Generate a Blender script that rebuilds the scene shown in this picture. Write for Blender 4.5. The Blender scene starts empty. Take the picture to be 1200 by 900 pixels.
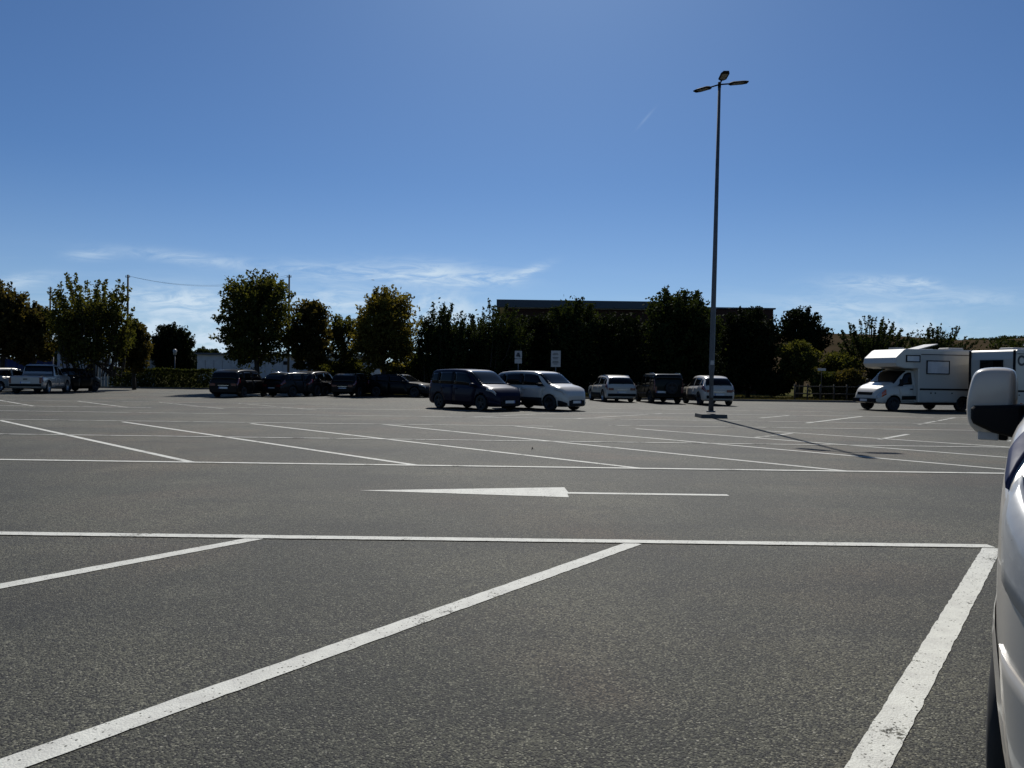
import bpy, bmesh, math, random
import numpy as np
from mathutils import Vector, Matrix
R = math.radians
SC = bpy.context.scene
COL = SC.collection

# ------------------------------------------------------------------ camera
CAM_H, PITCH, ROLL, FPX, HOR = 1.45, math.atan(10 / 867), 0.0138, 867.0, 440.0
cd = bpy.data.cameras.new('camera'); cam = bpy.data.objects.new('camera', cd); COL.objects.link(cam)
cd.sensor_width = 36.0; cd.lens = FPX / 1200 * 36.0; cd.clip_start = 0.05; cd.clip_end = 6000
cam.matrix_world = Matrix.Translation((0, 0, CAM_H)) @ (Matrix.Rotation(math.pi / 2 - PITCH, 4, 'X') @ Matrix.Rotation(ROLL, 4, 'Z'))
SC.camera = cam

# ------------------------------------------------------------------ light
SUN_EL, SUN_AZ = R(44.5), R(3.2)
SUN_STRENGTH, SKY_STRENGTH = 5.0, 0.076
sv = Vector((math.sin(SUN_AZ) * math.cos(SUN_EL), math.cos(SUN_AZ) * math.cos(SUN_EL), math.sin(SUN_EL)))
ld = bpy.data.lights.new('sun', 'SUN'); ld.energy = SUN_STRENGTH; ld.angle = R(0.5); ld.color = (1.0, 0.965, 0.90)
lo = bpy.data.objects.new('sun', ld); COL.objects.link(lo); lo.rotation_euler = sv.to_track_quat('Z', 'Y').to_euler()
lo.location = (0, 0, 40)
SC.view_settings.view_transform = 'Standard'; SC.view_settings.look = 'None'
SC.view_settings.exposure = 0.0; SC.view_settings.gamma = 1.0; SC.view_settings.use_curve_mapping = False
SC.cycles.max_bounces = 6; SC.cycles.transparent_max_bounces = 6
SC.cycles.use_denoising = True


class NT:
    """small helper round a node tree"""
    def __init__(s, tree):
        s.t = tree; s.n = tree.nodes; s.l = tree.links

    def new(s, typ, **kw):
        n = s.n.new(typ)
        for k, v in kw.items():
            setattr(n, k, v)
        return n

    def put(s, sock, v):
        if v is None:
            return
        if isinstance(v, bpy.types.NodeSocket):
            s.l.new(v, sock)
        else:
            sock.default_value = v

    def m(s, op, a, b=None, c=None, clamp=False):
        n = s.new('ShaderNodeMath', operation=op, use_clamp=clamp)
        for i, v in enumerate((a, b, c)):
            s.put(n.inputs[i], v)
        return n.outputs[0]

    def mix(s, f, a, b, mode='MIX'):
        n = s.new('ShaderNodeMix', data_type='RGBA', blend_type=mode)
        s.put(n.inputs[0], f)
        for i, v in ((6, a), (7, b)):
            if isinstance(v, (tuple, list)) and len(v) == 3:
                v = (*v, 1)
            s.put(n.inputs[i], v)
        return n.outputs[2]

    def noise(s, vec, scale, detail=3, rough=0.55, dist=0.0, out=0):
        n = s.new('ShaderNodeTexNoise')
        s.put(n.inputs['Vector'], vec)
        n.inputs['Scale'].default_value = scale; n.inputs['Detail'].default_value = detail
        n.inputs['Roughness'].default_value = rough; n.inputs['Distortion'].default_value = dist
        return n.outputs[out]

    def ramp(s, f, lo, hi, a=0.0, b=1.0, smooth=True):
        n = s.new('ShaderNodeMapRange', interpolation_type='SMOOTHSTEP' if smooth else 'LINEAR')
        s.put(n.inputs[0], f)
        for i, v in ((1, lo), (2, hi), (3, a), (4, b)):
            n.inputs[i].default_value = v
        return n.outputs[0]


# ------------------------------------------------------------------ world
def make_world():
    w = bpy.data.worlds.new('World'); SC.world = w; w.use_nodes = True
    T = NT(w.node_tree); T.n.clear()
    sky = T.new('ShaderNodeTexSky', sky_type='NISHITA')
    sky.sun_disc = False; sky.sun_elevation = SUN_EL; sky.sun_rotation = SUN_AZ
    sky.altitude = 300; sky.air_density = 0.8; sky.dust_density = 0.5; sky.ozone_density = 3.0
    tc = T.new('ShaderNodeTexCoord')
    sep = T.new('ShaderNodeSeparateXYZ'); T.l.new(tc.outputs['Generated'], sep.inputs[0])
    x, y, z = sep.outputs
    zz = T.m('ADD', T.m('MAXIMUM', z, 0.0), 0.06)
    cmb = T.new('ShaderNodeCombineXYZ')
    T.l.new(T.m('MULTIPLY', T.m('DIVIDE', x, zz), 0.35), cmb.inputs[0])
    T.l.new(T.m('MULTIPLY', T.m('DIVIDE', y, zz), 0.9), cmb.inputs[1])
    n1 = T.noise(cmb.outputs[0], 1.1, 7, 0.62, 0.9)
    band = T.m('MULTIPLY', T.ramp(z, 0.16, 0.05), T.ramp(z, -0.01, 0.02))
    veil = T.m('MULTIPLY', T.ramp(n1, 0.46, 0.78), band)
    # single cirrus streaks and low clouds, as tan(azimuth), tan(elevation)
    yy = T.m('MAXIMUM', y, 0.05)
    u = T.m('DIVIDE', x, yy); v = T.m('DIVIDE', z, yy)
    front = T.ramp(y, 0.1, 0.3)
    cn = T.new('ShaderNodeCombineXYZ')
    T.l.new(T.m('MULTIPLY', u, 9.0), cn.inputs[0]); T.l.new(T.m('MULTIPLY', v, 42.0), cn.inputs[1])
    n2 = T.noise(cn.outputs[0], 1.6, 9, 0.68, 1.1)
    cp = T.new('ShaderNodeCombineXYZ')
    T.l.new(T.m('MULTIPLY', u, 26.0), cp.inputs[0]); T.l.new(T.m('MULTIPLY', v, 40.0), cp.inputs[1])
    n3 = T.noise(cp.outputs[0], 1.0, 5, 0.6, 0.3)
    wisp = None
    for (px, py, a, b, tilt, amp, nz) in [
            (505, 322, 75, 13, 3, 0.75, n2), (615, 320, 24, 5, -22, 0.65, n2), (575, 327, 40, 7, -8, 0.35, n2),
            (225, 304, 80, 7, 6, 0.4, n2), (380, 318, 70, 9, 4, 0.45, n2), (105, 299, 26, 6, 0, 0.4, n2),
            (210, 356, 70, 18, 2, 0.85, n2), (255, 396, 45, 24, 0, 1.0, n3), (180, 388, 26, 16, 0, 0.8, n3),
            (515, 366, 40, 22, 0, 0.85, n3), (400, 352, 60, 16, 0, 0.6, n2), (20, 330, 40, 8, -8, 0.45, n2),
            (1030, 334, 60, 9, 2, 0.5, n2), (1075, 331, 22, 5, 5, 0.4, n2), (1000, 362, 90, 16, 0, 0.4, n2),
            (1055, 388, 70, 16, 0, 0.6, n3), (1130, 350, 60, 10, 0, 0.3, n2), (752, 140, 13, 1.4, -50, 0.10, None),
            (40, 395, 40, 22, 0, 0.6, n3)]:
        h = HOR + ROLL * (px - 600)
        cu, cv = (px - 600) / FPX, (h - py) / FPX
        ct, st = math.cos(R(-tilt)), math.sin(R(-tilt))
        du = T.m('SUBTRACT', u, cu); dv = T.m('SUBTRACT', v, cv)
        e1 = T.m('MULTIPLY', T.m('ADD', T.m('MULTIPLY', du, ct), T.m('MULTIPLY', dv, st)), FPX / a)
        e2 = T.m('MULTIPLY', T.m('SUBTRACT', T.m('MULTIPLY', dv, ct), T.m('MULTIPLY', du, st)), FPX / b)
        r2 = T.m('ADD', T.m('MULTIPLY', e1, e1), T.m('MULTIPLY', e2, e2))
        g = T.m('MULTIPLY', T.m('POWER', math.e, T.m('MULTIPLY', r2, -1.0)), amp)
        if nz is not None:
            g = T.m('MULTIPLY', g, T.ramp(nz, 0.30, 0.66))
        wisp = g if wisp is None else T.m('ADD', wisp, g)
    wisp = T.m('MULTIPLY', wisp, front)
    fac = T.m('ADD', T.m('MULTIPLY', veil, 0.28), T.m('MULTIPLY', wisp, 1.15))
    fac = T.m('ADD', fac, T.m('MULTIPLY', T.m('POWER', T.ramp(z, 0.26, -0.02, 0.0, 1.0, False), 1.6), 0.42), clamp=True)
    hs = T.new('ShaderNodeHueSaturation'); hs.inputs['Saturation'].default_value = 1.0
    hs.inputs['Value'].default_value = 1.0
    T.l.new(sky.outputs[0], hs.inputs['Color'])
    deep = T.mix(1.0, hs.outputs[0], (0.52, 0.74, 0.96), 'MULTIPLY')
    col = T.mix(fac, deep, (7.6, 9.4, 11.2))
    bg = T.new('ShaderNodeBackground'); bg.inputs[1].default_value = SKY_STRENGTH
    T.l.new(col, bg.inputs[0])
    out = T.new('ShaderNodeOutputWorld'); T.l.new(bg.outputs[0], out.inputs[0])


make_world()


# ------------------------------------------------------------------ picture to ground
def ray(px, py):
    u, v = px - 600, 450 - py
    c, s = math.cos(ROLL), math.sin(ROLL)
    u, v = u * c - v * s, u * s + v * c
    d = Vector((u / FPX, 1, v / FPX)); c, s = math.cos(PITCH), math.sin(PITCH)
    return Vector((d.x, d.y * c + d.z * s, -d.y * s + d.z * c))


def G(px, py, z=0.0):
    """ground point seen at a photo pixel"""
    d = ray(px, py); t = (z - CAM_H) / d.z
    return Vector((d.x * t, d.y * t, z))


def AT(px, py, Y):
    """the point seen at a photo pixel that lies Y metres ahead"""
    d = ray(px, py); t = Y / d.y
    return Vector((d.x * t, Y, CAM_H + d.z * t))


# ------------------------------------------------------------------ materials
def mat(name):
    m = bpy.data.materials.new(name); m.use_nodes = True
    T = NT(m.node_tree); T.n.clear()
    out = T.new('ShaderNodeOutputMaterial')
    return m, T, out


def pbsdf(T, color, rough, metal=0.0, coat=0.0, spec=0.5, normal=None):
    p = T.new('ShaderNodeBsdfPrincipled')
    if isinstance(color, (tuple, list)) and len(color) == 3:
        color = (*color, 1)
    T.put(p.inputs['Base Color'], color); T.put(p.inputs['Roughness'], rough)
    p.inputs['Metallic'].default_value = metal; p.inputs['Coat Weight'].default_value = coat
    p.inputs['Coat Roughness'].default_value = 0.06
    p.inputs['Specular IOR Level'].default_value = spec
    if normal is not None:
        T.l.new(normal, p.inputs['Normal'])
    return p


def simple(name, color, rough=0.5, metal=0.0, coat=0.0, var=0.12, scale=6.0, bump=0.0, spec=0.5):
    """a plain surface with a little grime and grain"""
    m, T, out = mat(name)
    tc = T.new('ShaderNodeTexCoord')
    n = T.noise(tc.outputs['Object'], scale, 4, 0.6)
    c = T.mix(T.ramp(n, 0.3, 0.75), tuple(v * (1 - var) for v in color), tuple(min(1, v * (1 + var)) for v in color))
    nrm = None
    if bump:
        b = T.new('ShaderNodeBump'); b.inputs['Strength'].default_value = bump; b.inputs['Distance'].default_value = 0.01
        T.l.new(T.noise(tc.outputs['Object'], scale * 9, 3), b.inputs['Height']); nrm = b.outputs[0]
    rr = T.ramp(n, 0.2, 0.8, rough * 0.85, min(1, rough * 1.15))
    p = pbsdf(T, c, rr, metal, coat, spec, nrm)
    T.l.new(p.outputs[0], out.inputs[0])
    return m


def paint(name, color, flake=0.0, dust=0.10, rough=0.32):
    """car paint: clear coat, thin dust film"""
    m, T, out = mat(name)
    tc = T.new('ShaderNodeTexCoord')
    n = T.noise(tc.outputs['Object'], 3.0, 5, 0.65)
    sp = T.new('ShaderNodeSeparateXYZ'); T.l.new(tc.outputs['Object'], sp.inputs[0])
    low = T.ramp(sp.outputs[2], 0.65, 0.2)
    d = T.m('MULTIPLY', T.m('ADD', T.m('MULTIPLY', n, 0.6), low), dust)
    c = T.mix(d, color, (0.16, 0.14, 0.115))
    p = pbsdf(T, c, rough, flake, 0.10 if max(color) < .1 else 0.6, 0.10 if max(color) < .1 else 0.4)
    T.l.new(p.outputs[0], out.inputs[0])
    return m


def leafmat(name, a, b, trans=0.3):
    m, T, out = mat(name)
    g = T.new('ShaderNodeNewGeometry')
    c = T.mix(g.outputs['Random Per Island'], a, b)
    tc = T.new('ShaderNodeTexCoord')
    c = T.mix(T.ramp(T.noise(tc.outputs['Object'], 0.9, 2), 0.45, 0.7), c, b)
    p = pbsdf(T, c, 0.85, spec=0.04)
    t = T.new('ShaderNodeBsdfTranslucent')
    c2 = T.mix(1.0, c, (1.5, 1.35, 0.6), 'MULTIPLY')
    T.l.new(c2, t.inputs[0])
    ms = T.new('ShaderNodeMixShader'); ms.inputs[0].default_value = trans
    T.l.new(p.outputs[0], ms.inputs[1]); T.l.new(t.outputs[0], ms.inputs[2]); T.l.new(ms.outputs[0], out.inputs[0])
    return m


def asphalt_color(T, vec):
    big = T.noise(vec, 0.16, 4, 0.55)
    mid = T.noise(vec, 1.3, 5, 0.6)
    c = T.mix(T.ramp(big, 0.35, 0.66), (0.033, 0.034, 0.024), (0.064, 0.061, 0.0425))
    c = T.mix(T.ramp(T.noise(vec, 0.42, 3), 0.52, 0.66, 0, 0.6), c, (0.066, 0.052, 0.038))
    c = T.mix(T.ramp(T.noise(vec, 0.75, 4, 0.6), 0.54, 0.70, 0, 0.75), c, (0.078, 0.076, 0.056))
    c = T.mix(T.ramp(mid, 0.5, 0.25, 0, 0.6), c, (0.025, 0.026, 0.021))
    # tyre wear along the aisles, oil drips
    mp = T.new('ShaderNodeMapping'); mp.inputs['Scale'].default_value = (0.10, 1.5, 1.0); T.l.new(vec, mp.inputs[0])
    c = T.mix(T.ramp(T.noise(mp.outputs[0], 1.0, 6, 0.65), 0.5, 0.66, 0, 0.7), c, (0.025, 0.026, 0.021))
    ov = T.new('ShaderNodeTexVoronoi'); ov.inputs['Scale'].default_value = 0.8; ov.inputs['Randomness'].default_value = 1.0
    T.l.new(T.mix(0.06, vec, T.noise(vec, 6, 3, out=1)), ov.inputs['Vector'])
    os_ = T.new('ShaderNodeSeparateColor'); T.l.new(ov.outputs['Color'], os_.inputs[0])
    drip = T.m('MULTIPLY', T.ramp(ov.outputs['Distance'], 0.11, 0.03), T.ramp(os_.outputs[0], 0.5, 0.8))
    c = T.mix(T.m('MULTIPLY', drip, 0.75), c, (0.014, 0.014, 0.013))
    # aggregate: pale and dark stones
    wv = T.mix(0.008, vec, T.noise(vec, 90, 2, out=1))
    v1 = T.new('ShaderNodeTexVoronoi'); v1.inputs['Scale'].default_value = 108; T.l.new(wv, v1.inputs['Vector'])
    sp = T.new('ShaderNodeSeparateColor'); T.l.new(v1.outputs['Color'], sp.inputs[0])
    pale = T.m('MULTIPLY', T.ramp(sp.outputs[0], 0.55, 0.98), T.ramp(v1.outputs['Distance'], 0.75, 0.4))
    c = T.mix(T.m('MULTIPLY', pale, 0.8), c, (0.19, 0.183, 0.138))
    c = T.mix(T.ramp(sp.outputs[1], 0.46, 0.68, 0, 0.95), c, (0.006, 0.006, 0.0055))
    v2 = T.new('ShaderNodeTexVoronoi'); v2.inputs['Scale'].default_value = 42; T.l.new(vec, v2.inputs['Vector'])
    s2 = T.new('ShaderNodeSeparateColor'); T.l.new(v2.outputs['Color'], s2.inputs[0])
    fl = T.m('MULTIPLY', T.ramp(s2.outputs[0], 0.90, 0.97), T.ramp(v2.outputs['Distance'], 0.30, 0.16))
    c = T.mix(T.m('MULTIPLY', fl, 0.85), c, (0.26, 0.25, 0.21))
    fk = T.m('MULTIPLY', T.ramp(s2.outputs[1], 0.88, 0.96), T.ramp(v2.outputs['Distance'], 0.36, 0.2))
    c = T.mix(T.m('MULTIPLY', fk, 0.9), c, (0.006, 0.006, 0.006))
    # worn, paler and faintly warm areas a metre or two across
    pn = T.noise(vec, 0.33, 5, 0.55); wn = T.noise(vec, 0.21, 3, 0.5)
    c = T.mix(1.0, c, T.mix(T.ramp(pn, 0.36, 0.64), (0.80, 0.81, 0.80), (1.26, 1.25, 1.2)), 'MULTIPLY')
    c = T.mix(1.0, c, T.mix(T.ramp(wn, 0.5, 0.64), (1.0, 1.0, 1.0), (1.12, 0.99, 0.93)), 'MULTIPLY')
    return c, v1.outputs['Distance'], mid


def asphalt():
    m, T, out = mat('asphalt')
    tc = T.new('ShaderNodeTexCoord')
    c, h, mid = asphalt_color(T, tc.outputs['Object'])
    b = T.new('ShaderNodeBump'); b.inputs['Strength'].default_value = 0.75; b.inputs['Distance'].default_value = 0.008
    T.l.new(T.m('ADD', T.m('MULTIPLY', h, -1.0), T.m('MULTIPLY', T.noise(tc.outputs['Object'], 210, 2), 0.6)), b.inputs['Height'])
    p = pbsdf(T, c, 0.78, spec=0.35, normal=b.outputs[0])
    T.l.new(p.outputs[0], out.inputs[0])
    return m


def line_paint(name, wear, tone=0.54):
    m, T, out = mat(name)
    tc = T.new('ShaderNodeTexCoord'); vec = tc.outputs['Object']
    ac, h, mid = asphalt_color(T, vec)
    n = T.noise(vec, 55, 4, 0.7)
    patch = T.noise(vec, 1.6, 4, 0.6)
    chips = T.m('ADD', n, T.m('MULTIPLY', T.ramp(patch, 0.46, 0.72), 0.20))
    w = T.ramp(chips, 0.685 - wear, 0.73 - wear)
    v = T.new('ShaderNodeTexVoronoi'); v.inputs['Scale'].default_value = 75; T.l.new(vec, v.inputs['Vector'])
    sp = T.new('ShaderNodeSeparateColor'); T.l.new(v.outputs['Color'], sp.inputs[0])
    dots = T.m('MULTIPLY', T.ramp(sp.outputs[0], 0.90, 0.94), T.ramp(v.outputs['Distance'], 0.5, 0.3))
    w = T.m('MAXIMUM', w, dots)
    pc = T.mix(T.ramp(T.noise(vec, 7, 5, 0.65), 0.3, 0.75), (tone, tone, tone * 0.90), (tone * 0.8, tone * 0.79, tone * 0.72))
    pc = T.mix(T.ramp(T.noise(vec, 130, 2), 0.5, 0.75, 0, 0.25), pc, (0.2, 0.2, 0.18))
    c = T.mix(w, pc, ac)
    b = T.new('ShaderNodeBump'); b.inputs['Strength'].default_value = 0.45; b.inputs['Distance'].default_value = 0.005
    T.l.new(T.m('ADD', T.m('MULTIPLY', h, -1.0), T.m('MULTIPLY', w, -0.5)), b.inputs['Height'])
    p = pbsdf(T, c, 0.75, spec=0.35, normal=b.outputs[0])
    T.l.new(p.outputs[0], out.inputs[0])
    return m


def ground_mat(name, a, b, c3, scale):
    m, T, out = mat(name)
    tc = T.new('ShaderNodeTexCoord'); vec = tc.outputs['Object']
    c = T.mix(T.ramp(T.noise(vec, scale, 5, 0.6), 0.35, 0.68), a, b)
    c = T.mix(T.ramp(T.noise(vec, scale * 7, 4, 0.65), 0.45, 0.75, 0, 0.7), c, c3)
    p = pbsdf(T, c, 1.0, spec=0.0)
    T.l.new(p.outputs[0], out.inputs[0])
    return m


def brick_mat():
    m, T, out = mat('brick_wall')
    tc = T.new('ShaderNodeTexCoord')
    mp = T.new('ShaderNodeMapping'); mp.inputs['Rotation'].default_value = (R(90), 0, 0); T.l.new(tc.outputs['Object'], mp.inputs[0])
    b = T.new('ShaderNodeTexBrick'); T.l.new(mp.outputs[0], b.inputs[0])
    b.inputs['Scale'].default_value = 4.0
    b.inputs['Color1'].default_value = (0.055, 0.020, 0.014, 1); b.inputs['Color2'].default_value = (0.04, 0.016, 0.012, 1)
    b.inputs['Mortar'].default_value = (0.045, 0.038, 0.03, 1)
    p = pbsdf(T, b.outputs[0], 0.85, spec=0.2)
    T.l.new(p.outputs[0], out.inputs[0])
    return m


def glassmat(name, color=(0.004, 0.0045, 0.005), rough=0.03):
    m, T, out = mat(name)
    p = pbsdf(T, color, rough, spec=0.2)
    T.l.new(p.outputs[0], out.inputs[0])
    return m


M = dict(
    asphalt=asphalt(), line=line_paint('line_paint', 0.022), line_worn=line_paint('worn_line_paint', 0.09, 0.48),
    line_faint=line_paint('faint_line_paint', 0.15, 0.44),
    grass_ground=ground_mat('grass_ground', (0.05, 0.055, 0.02), (0.095, 0.078, 0.04), (0.03, 0.034, 0.015), 0.25),
    hill=ground_mat('dry_hillside', (0.060, 0.044, 0.028), (0.046, 0.035, 0.022), (0.03, 0.026, 0.014), 0.012),
    white=paint('white_car_paint', (0.48, 0.447, 0.39), dust=0.06), silver=paint('silver_car_paint', (0.36, 0.35, 0.335), 0.3, 0.12),
    blue=paint('dark_blue_car_paint', (0.003, 0.0035, 0.017), 0.1, 0.015), black=paint('black_car_paint', (0.004, 0.004, 0.0045), 0.0, 0.015),
    grey=paint('dark_grey_car_paint', (0.010, 0.0105, 0.012), 0.15, 0.03), green=paint('dark_green_car_paint', (0.005, 0.007, 0.006), 0.1, 0.03),
    camper=paint('camper_white', (0.50, 0.468, 0.405), dust=0.10, rough=0.42),
    bluestripe=simple('blue_vinyl_stripe', (0.010, 0.018, 0.065), 0.65, spec=0.15),
    glass=glassmat('car_glass'), pane=glassmat('window_pane', (0.006, 0.007, 0.008), 0.08),
    blind=simple('window_blind', (0.60, 0.59, 0.57), 0.35, coat=0.4, var=0.1, scale=3),  # pale base colour stands in for daylight passing through the camper
    rubber=simple('tyre_rubber', (0.014, 0.014, 0.014), 0.8, var=0.3, scale=12), plastic=simple('black_plastic', (0.007, 0.007, 0.0075), 0.6, bump=0.1, spec=0.15),
    rim=simple('alloy_rim', (0.36, 0.37, 0.38), 0.32, 0.8), rim_dark=simple('dark_rim', (0.022, 0.022, 0.024), 0.5, 0.3),
    lamp_clear=simple('headlight_lens', (0.40, 0.405, 0.40), 0.3, 0.0, 0.4), lamp_red=simple('tail_lens', (0.11, 0.006, 0.006), 0.15, coat=1.0),
    lamp_orange=simple('indicator_lens', (0.55, 0.09, 0.02), 0.2, coat=1.0),
    chrome=simple('chrome', (0.6, 0.6, 0.6), 0.12, 1.0), plate=simple('plate_white', (0.6, 0.6, 0.58), 0.4), plate_blue=simple('plate_blue', (0.02, 0.05, 0.3), 0.4),
    pole=simple('galvanised_steel', (0.11, 0.112, 0.115), 0.55, 0.3, var=0.2, scale=4), dark_metal=simple('dark_painted_metal', (0.022, 0.022, 0.023), 0.85, 0.0, spec=0.1),
    concrete=simple('concrete', (0.085, 0.082, 0.072), 0.9, var=0.25, scale=5, bump=0.3), kerb=simple('kerb_concrete', (0.11, 0.105, 0.095), 0.9, var=0.25, scale=3, bump=0.3),
    bark=simple('bark', (0.035, 0.027, 0.02), 0.9, var=0.35, scale=7, bump=0.5), wood=simple('weathered_wood', (0.06, 0.048, 0.034), 0.85, var=0.3, scale=8, bump=0.3),
    brick=brick_mat(), fascia=simple('zinc_fascia', (0.06, 0.074, 0.09), 0.7, 0.0, var=0.15), roof=simple('grey_roofing', (0.12, 0.12, 0.12), 0.85),
    panel=simple('pale_wall_panel', (0.42, 0.43, 0.44), 0.7, var=0.12, scale=1.5), shed=simple('pale_shed_panel', (0.38, 0.40, 0.39), 0.6, var=0.1, scale=2),
    tarp=simple('blue_tarpaulin', (0.008, 0.015, 0.07), 0.7, var=0.25, scale=2), board=simple('whitewashed_board', (0.34, 0.34, 0.32), 0.8, var=0.2),
    signwhite=simple('sign_white', (0.40, 0.39, 0.37), 0.45, var=0.05), signdark=simple('sign_print', (0.03, 0.03, 0.035), 0.5),
    led=simple('led_panel', (0.26, 0.26, 0.24), 0.3, coat=0.6), leafdry=simple('dead_leaf', (0.05, 0.03, 0.015), 0.8),
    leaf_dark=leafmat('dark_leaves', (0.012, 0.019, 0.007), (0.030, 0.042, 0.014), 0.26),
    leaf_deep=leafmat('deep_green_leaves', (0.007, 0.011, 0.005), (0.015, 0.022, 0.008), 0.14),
    leaf_olive=leafmat('olive_leaves', (0.026, 0.034, 0.010), (0.070, 0.074, 0.022), 0.46),
    leaf_gold=leafmat('yellowing_leaves', (0.045, 0.044, 0.012), (0.12, 0.104, 0.028), 0.48),
    leaf_brown=leafmat('browning_leaves', (0.026, 0.028, 0.010), (0.072, 0.060, 0.023), 0.42),
    hedge=leafmat('hedge_leaves', (0.026, 0.036, 0.011), (0.050, 0.060, 0.018), 0.3),
    grass=leafmat('grass_blades', (0.035, 0.042, 0.014), (0.085, 0.07, 0.03), 0.25),
)


# ------------------------------------------------------------------ mesh helpers
class MB:
    """collects shapes; build() links them as ONE mesh object"""
    def __init__(s):
        s.v = []; s.f = []; s.m = []; s.sm = []

    def add(s, vs, fs, mi=0, smooth=False):
        o = len(s.v); s.v.extend([tuple(p) for p in vs])
        for f in fs:
            s.f.append(tuple(i + o for i in f)); s.m.append(mi); s.sm.append(smooth)
        return s

    def box(s, c, size, mi=0, rot=None, taper=1.0):
        hx, hy, hz = (k / 2 for k in size)
        vs = []
        for z in (-hz, hz):
            k = taper if z > 0 else 1.0
            for x, y in ((-hx, -hy), (hx, -hy), (hx, hy), (-hx, hy)):
                p = Vector((x * k, y * k, z))
                if rot is not None:
                    p = rot @ p
                vs.append(p + Vector(c))
        return s.add(vs, [(3, 2, 1, 0), (4, 5, 6, 7), (0, 1, 5, 4), (1, 2, 6, 5), (2, 3, 7, 6), (3, 0, 4, 7)], mi)

    def tube(s, pts, rad, n=10, mi=0, cap=True, smooth=True):
        pts = [Vector(p) for p in pts]
        if not isinstance(rad, (list, tuple)):
            rad = [rad] * len(pts)
        rings = []
        for i, p in enumerate(pts):
            d = (pts[min(i + 1, len(pts) - 1)] - pts[max(i - 1, 0)]).normalized()
            a = d.cross(Vector((0, 0, 1)))
            if a.length < 1e-3:
                a = Vector((1, 0, 0))
            a.normalize(); b = d.cross(a).normalized()
            rings.append([p + (a * math.cos(2 * math.pi * k / n) + b * math.sin(2 * math.pi * k / n)) * rad[i] for k in range(n)])
        vs = [q for r in rings for q in r]
        fs = [(i * n + k, i * n + (k + 1) % n, (i + 1) * n + (k + 1) % n, (i + 1) * n + k) for i in range(len(pts) - 1) for k in range(n)]
        s.add(vs, fs, mi, smooth)
        if cap:
            o = len(s.v) - len(vs)
            s.f.append(tuple(o + k for k in reversed(range(n)))); s.m.append(mi); s.sm.append(False)
            s.f.append(tuple(o + (len(pts) - 1) * n + k for k in range(n))); s.m.append(mi); s.sm.append(False)
        return s

    def lathe(s, prof, n=24, mi=0, axis='y', smooth=True, close=False):
        """profile of (radius, along-axis)"""
        vs = []
        for (r, a) in prof:
            for k in range(n):
                t = 2 * math.pi * k / n
                c, q = r * math.cos(t), r * math.sin(t)
                vs.append((c, a, q) if axis == 'y' else (c, q, a))
        fs = []
        m = len(prof)
        for i in range(m if close else m - 1):
            j = (i + 1) % m
            for k in range(n):
                fs.append((i * n + k, j * n + k, j * n + (k + 1) % n, i * n + (k + 1) % n))
        return s.add(vs, fs, mi, smooth)

    def prism(s, poly, y0, y1, mi=0):
        """polygon in x, z extruded along y"""
        n = len(poly)
        vs = [(x, y0, z) for x, z in poly] + [(x, y1, z) for x, z in poly]
        fs = [tuple(range(n)), tuple(reversed(range(n, 2 * n)))] + [(i, i + n, (i + 1) % n + n, (i + 1) % n) for i in range(n)]
        return s.add(vs, fs, mi)

    def plate(s, poly, z0, z1, mi=0):
        """polygon in x, y extruded along z"""
        n = len(poly)
        vs = [(x, y, z0) for x, y in poly] + [(x, y, z1) for x, y in poly]
        fs = [tuple(reversed(range(n))), tuple(range(n, 2 * n))] + [(i, (i + 1) % n, (i + 1) % n + n, i + n) for i in range(n)]
        return s.add(vs, fs, mi)

    def mesh(s, name, mats):
        me = bpy.data.meshes.new(name); me.from_pydata(s.v, [], s.f)
        for m in (mats if isinstance(mats, (list, tuple)) else [mats]):
            me.materials.append(m)
        me.polygons.foreach_set('material_index', s.m); me.polygons.foreach_set('use_smooth', s.sm)
        me.update()
        return me

    def build(s, name, mats, parent=None, fix=False):
        if fix:
            me = s.mesh(name, mats); b = bmesh.new(); b.from_mesh(me)
            bmesh.ops.recalc_face_normals(b, faces=b.faces[:]); b.to_mesh(me); b.free()
            return link(name, me, parent)
        return link(name, s.mesh(name, mats), parent)


def link(name, data, parent=None, loc=None, rz=None):
    o = bpy.data.objects.new(name, data); COL.objects.link(o)
    if parent is not None:
        o.parent = parent
    if loc is not None:
        o.location = loc
    if rz is not None:
        o.rotation_euler = (0, 0, rz)
    return o


def tag(o, label, cat, group=None):
    o['label'] = label; o['category'] = cat
    if group:
        o['group'] = group
    return o


def thing(name, label, cat, loc=(0, 0, 0), rz=0.0, group=None):
    return tag(link(name, None, None, loc, rz), label, cat, group)


def struct(o):
    o['kind'] = 'structure'; return o


def stuff(o):
    o['kind'] = 'stuff'; return o


def bake(o, *mods):
    """apply modifiers without operators"""
    for typ, kw in mods:
        md = o.modifiers.new(typ, typ)
        for k, v in kw.items():
            setattr(md, k, v)
    dg = bpy.context.evaluated_depsgraph_get(); dg.update()
    me = bpy.data.meshes.new_from_object(o.evaluated_get(dg), preserve_all_data_layers=True, depsgraph=dg)
    o.modifiers.clear(); o.data = me
    return o


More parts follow.
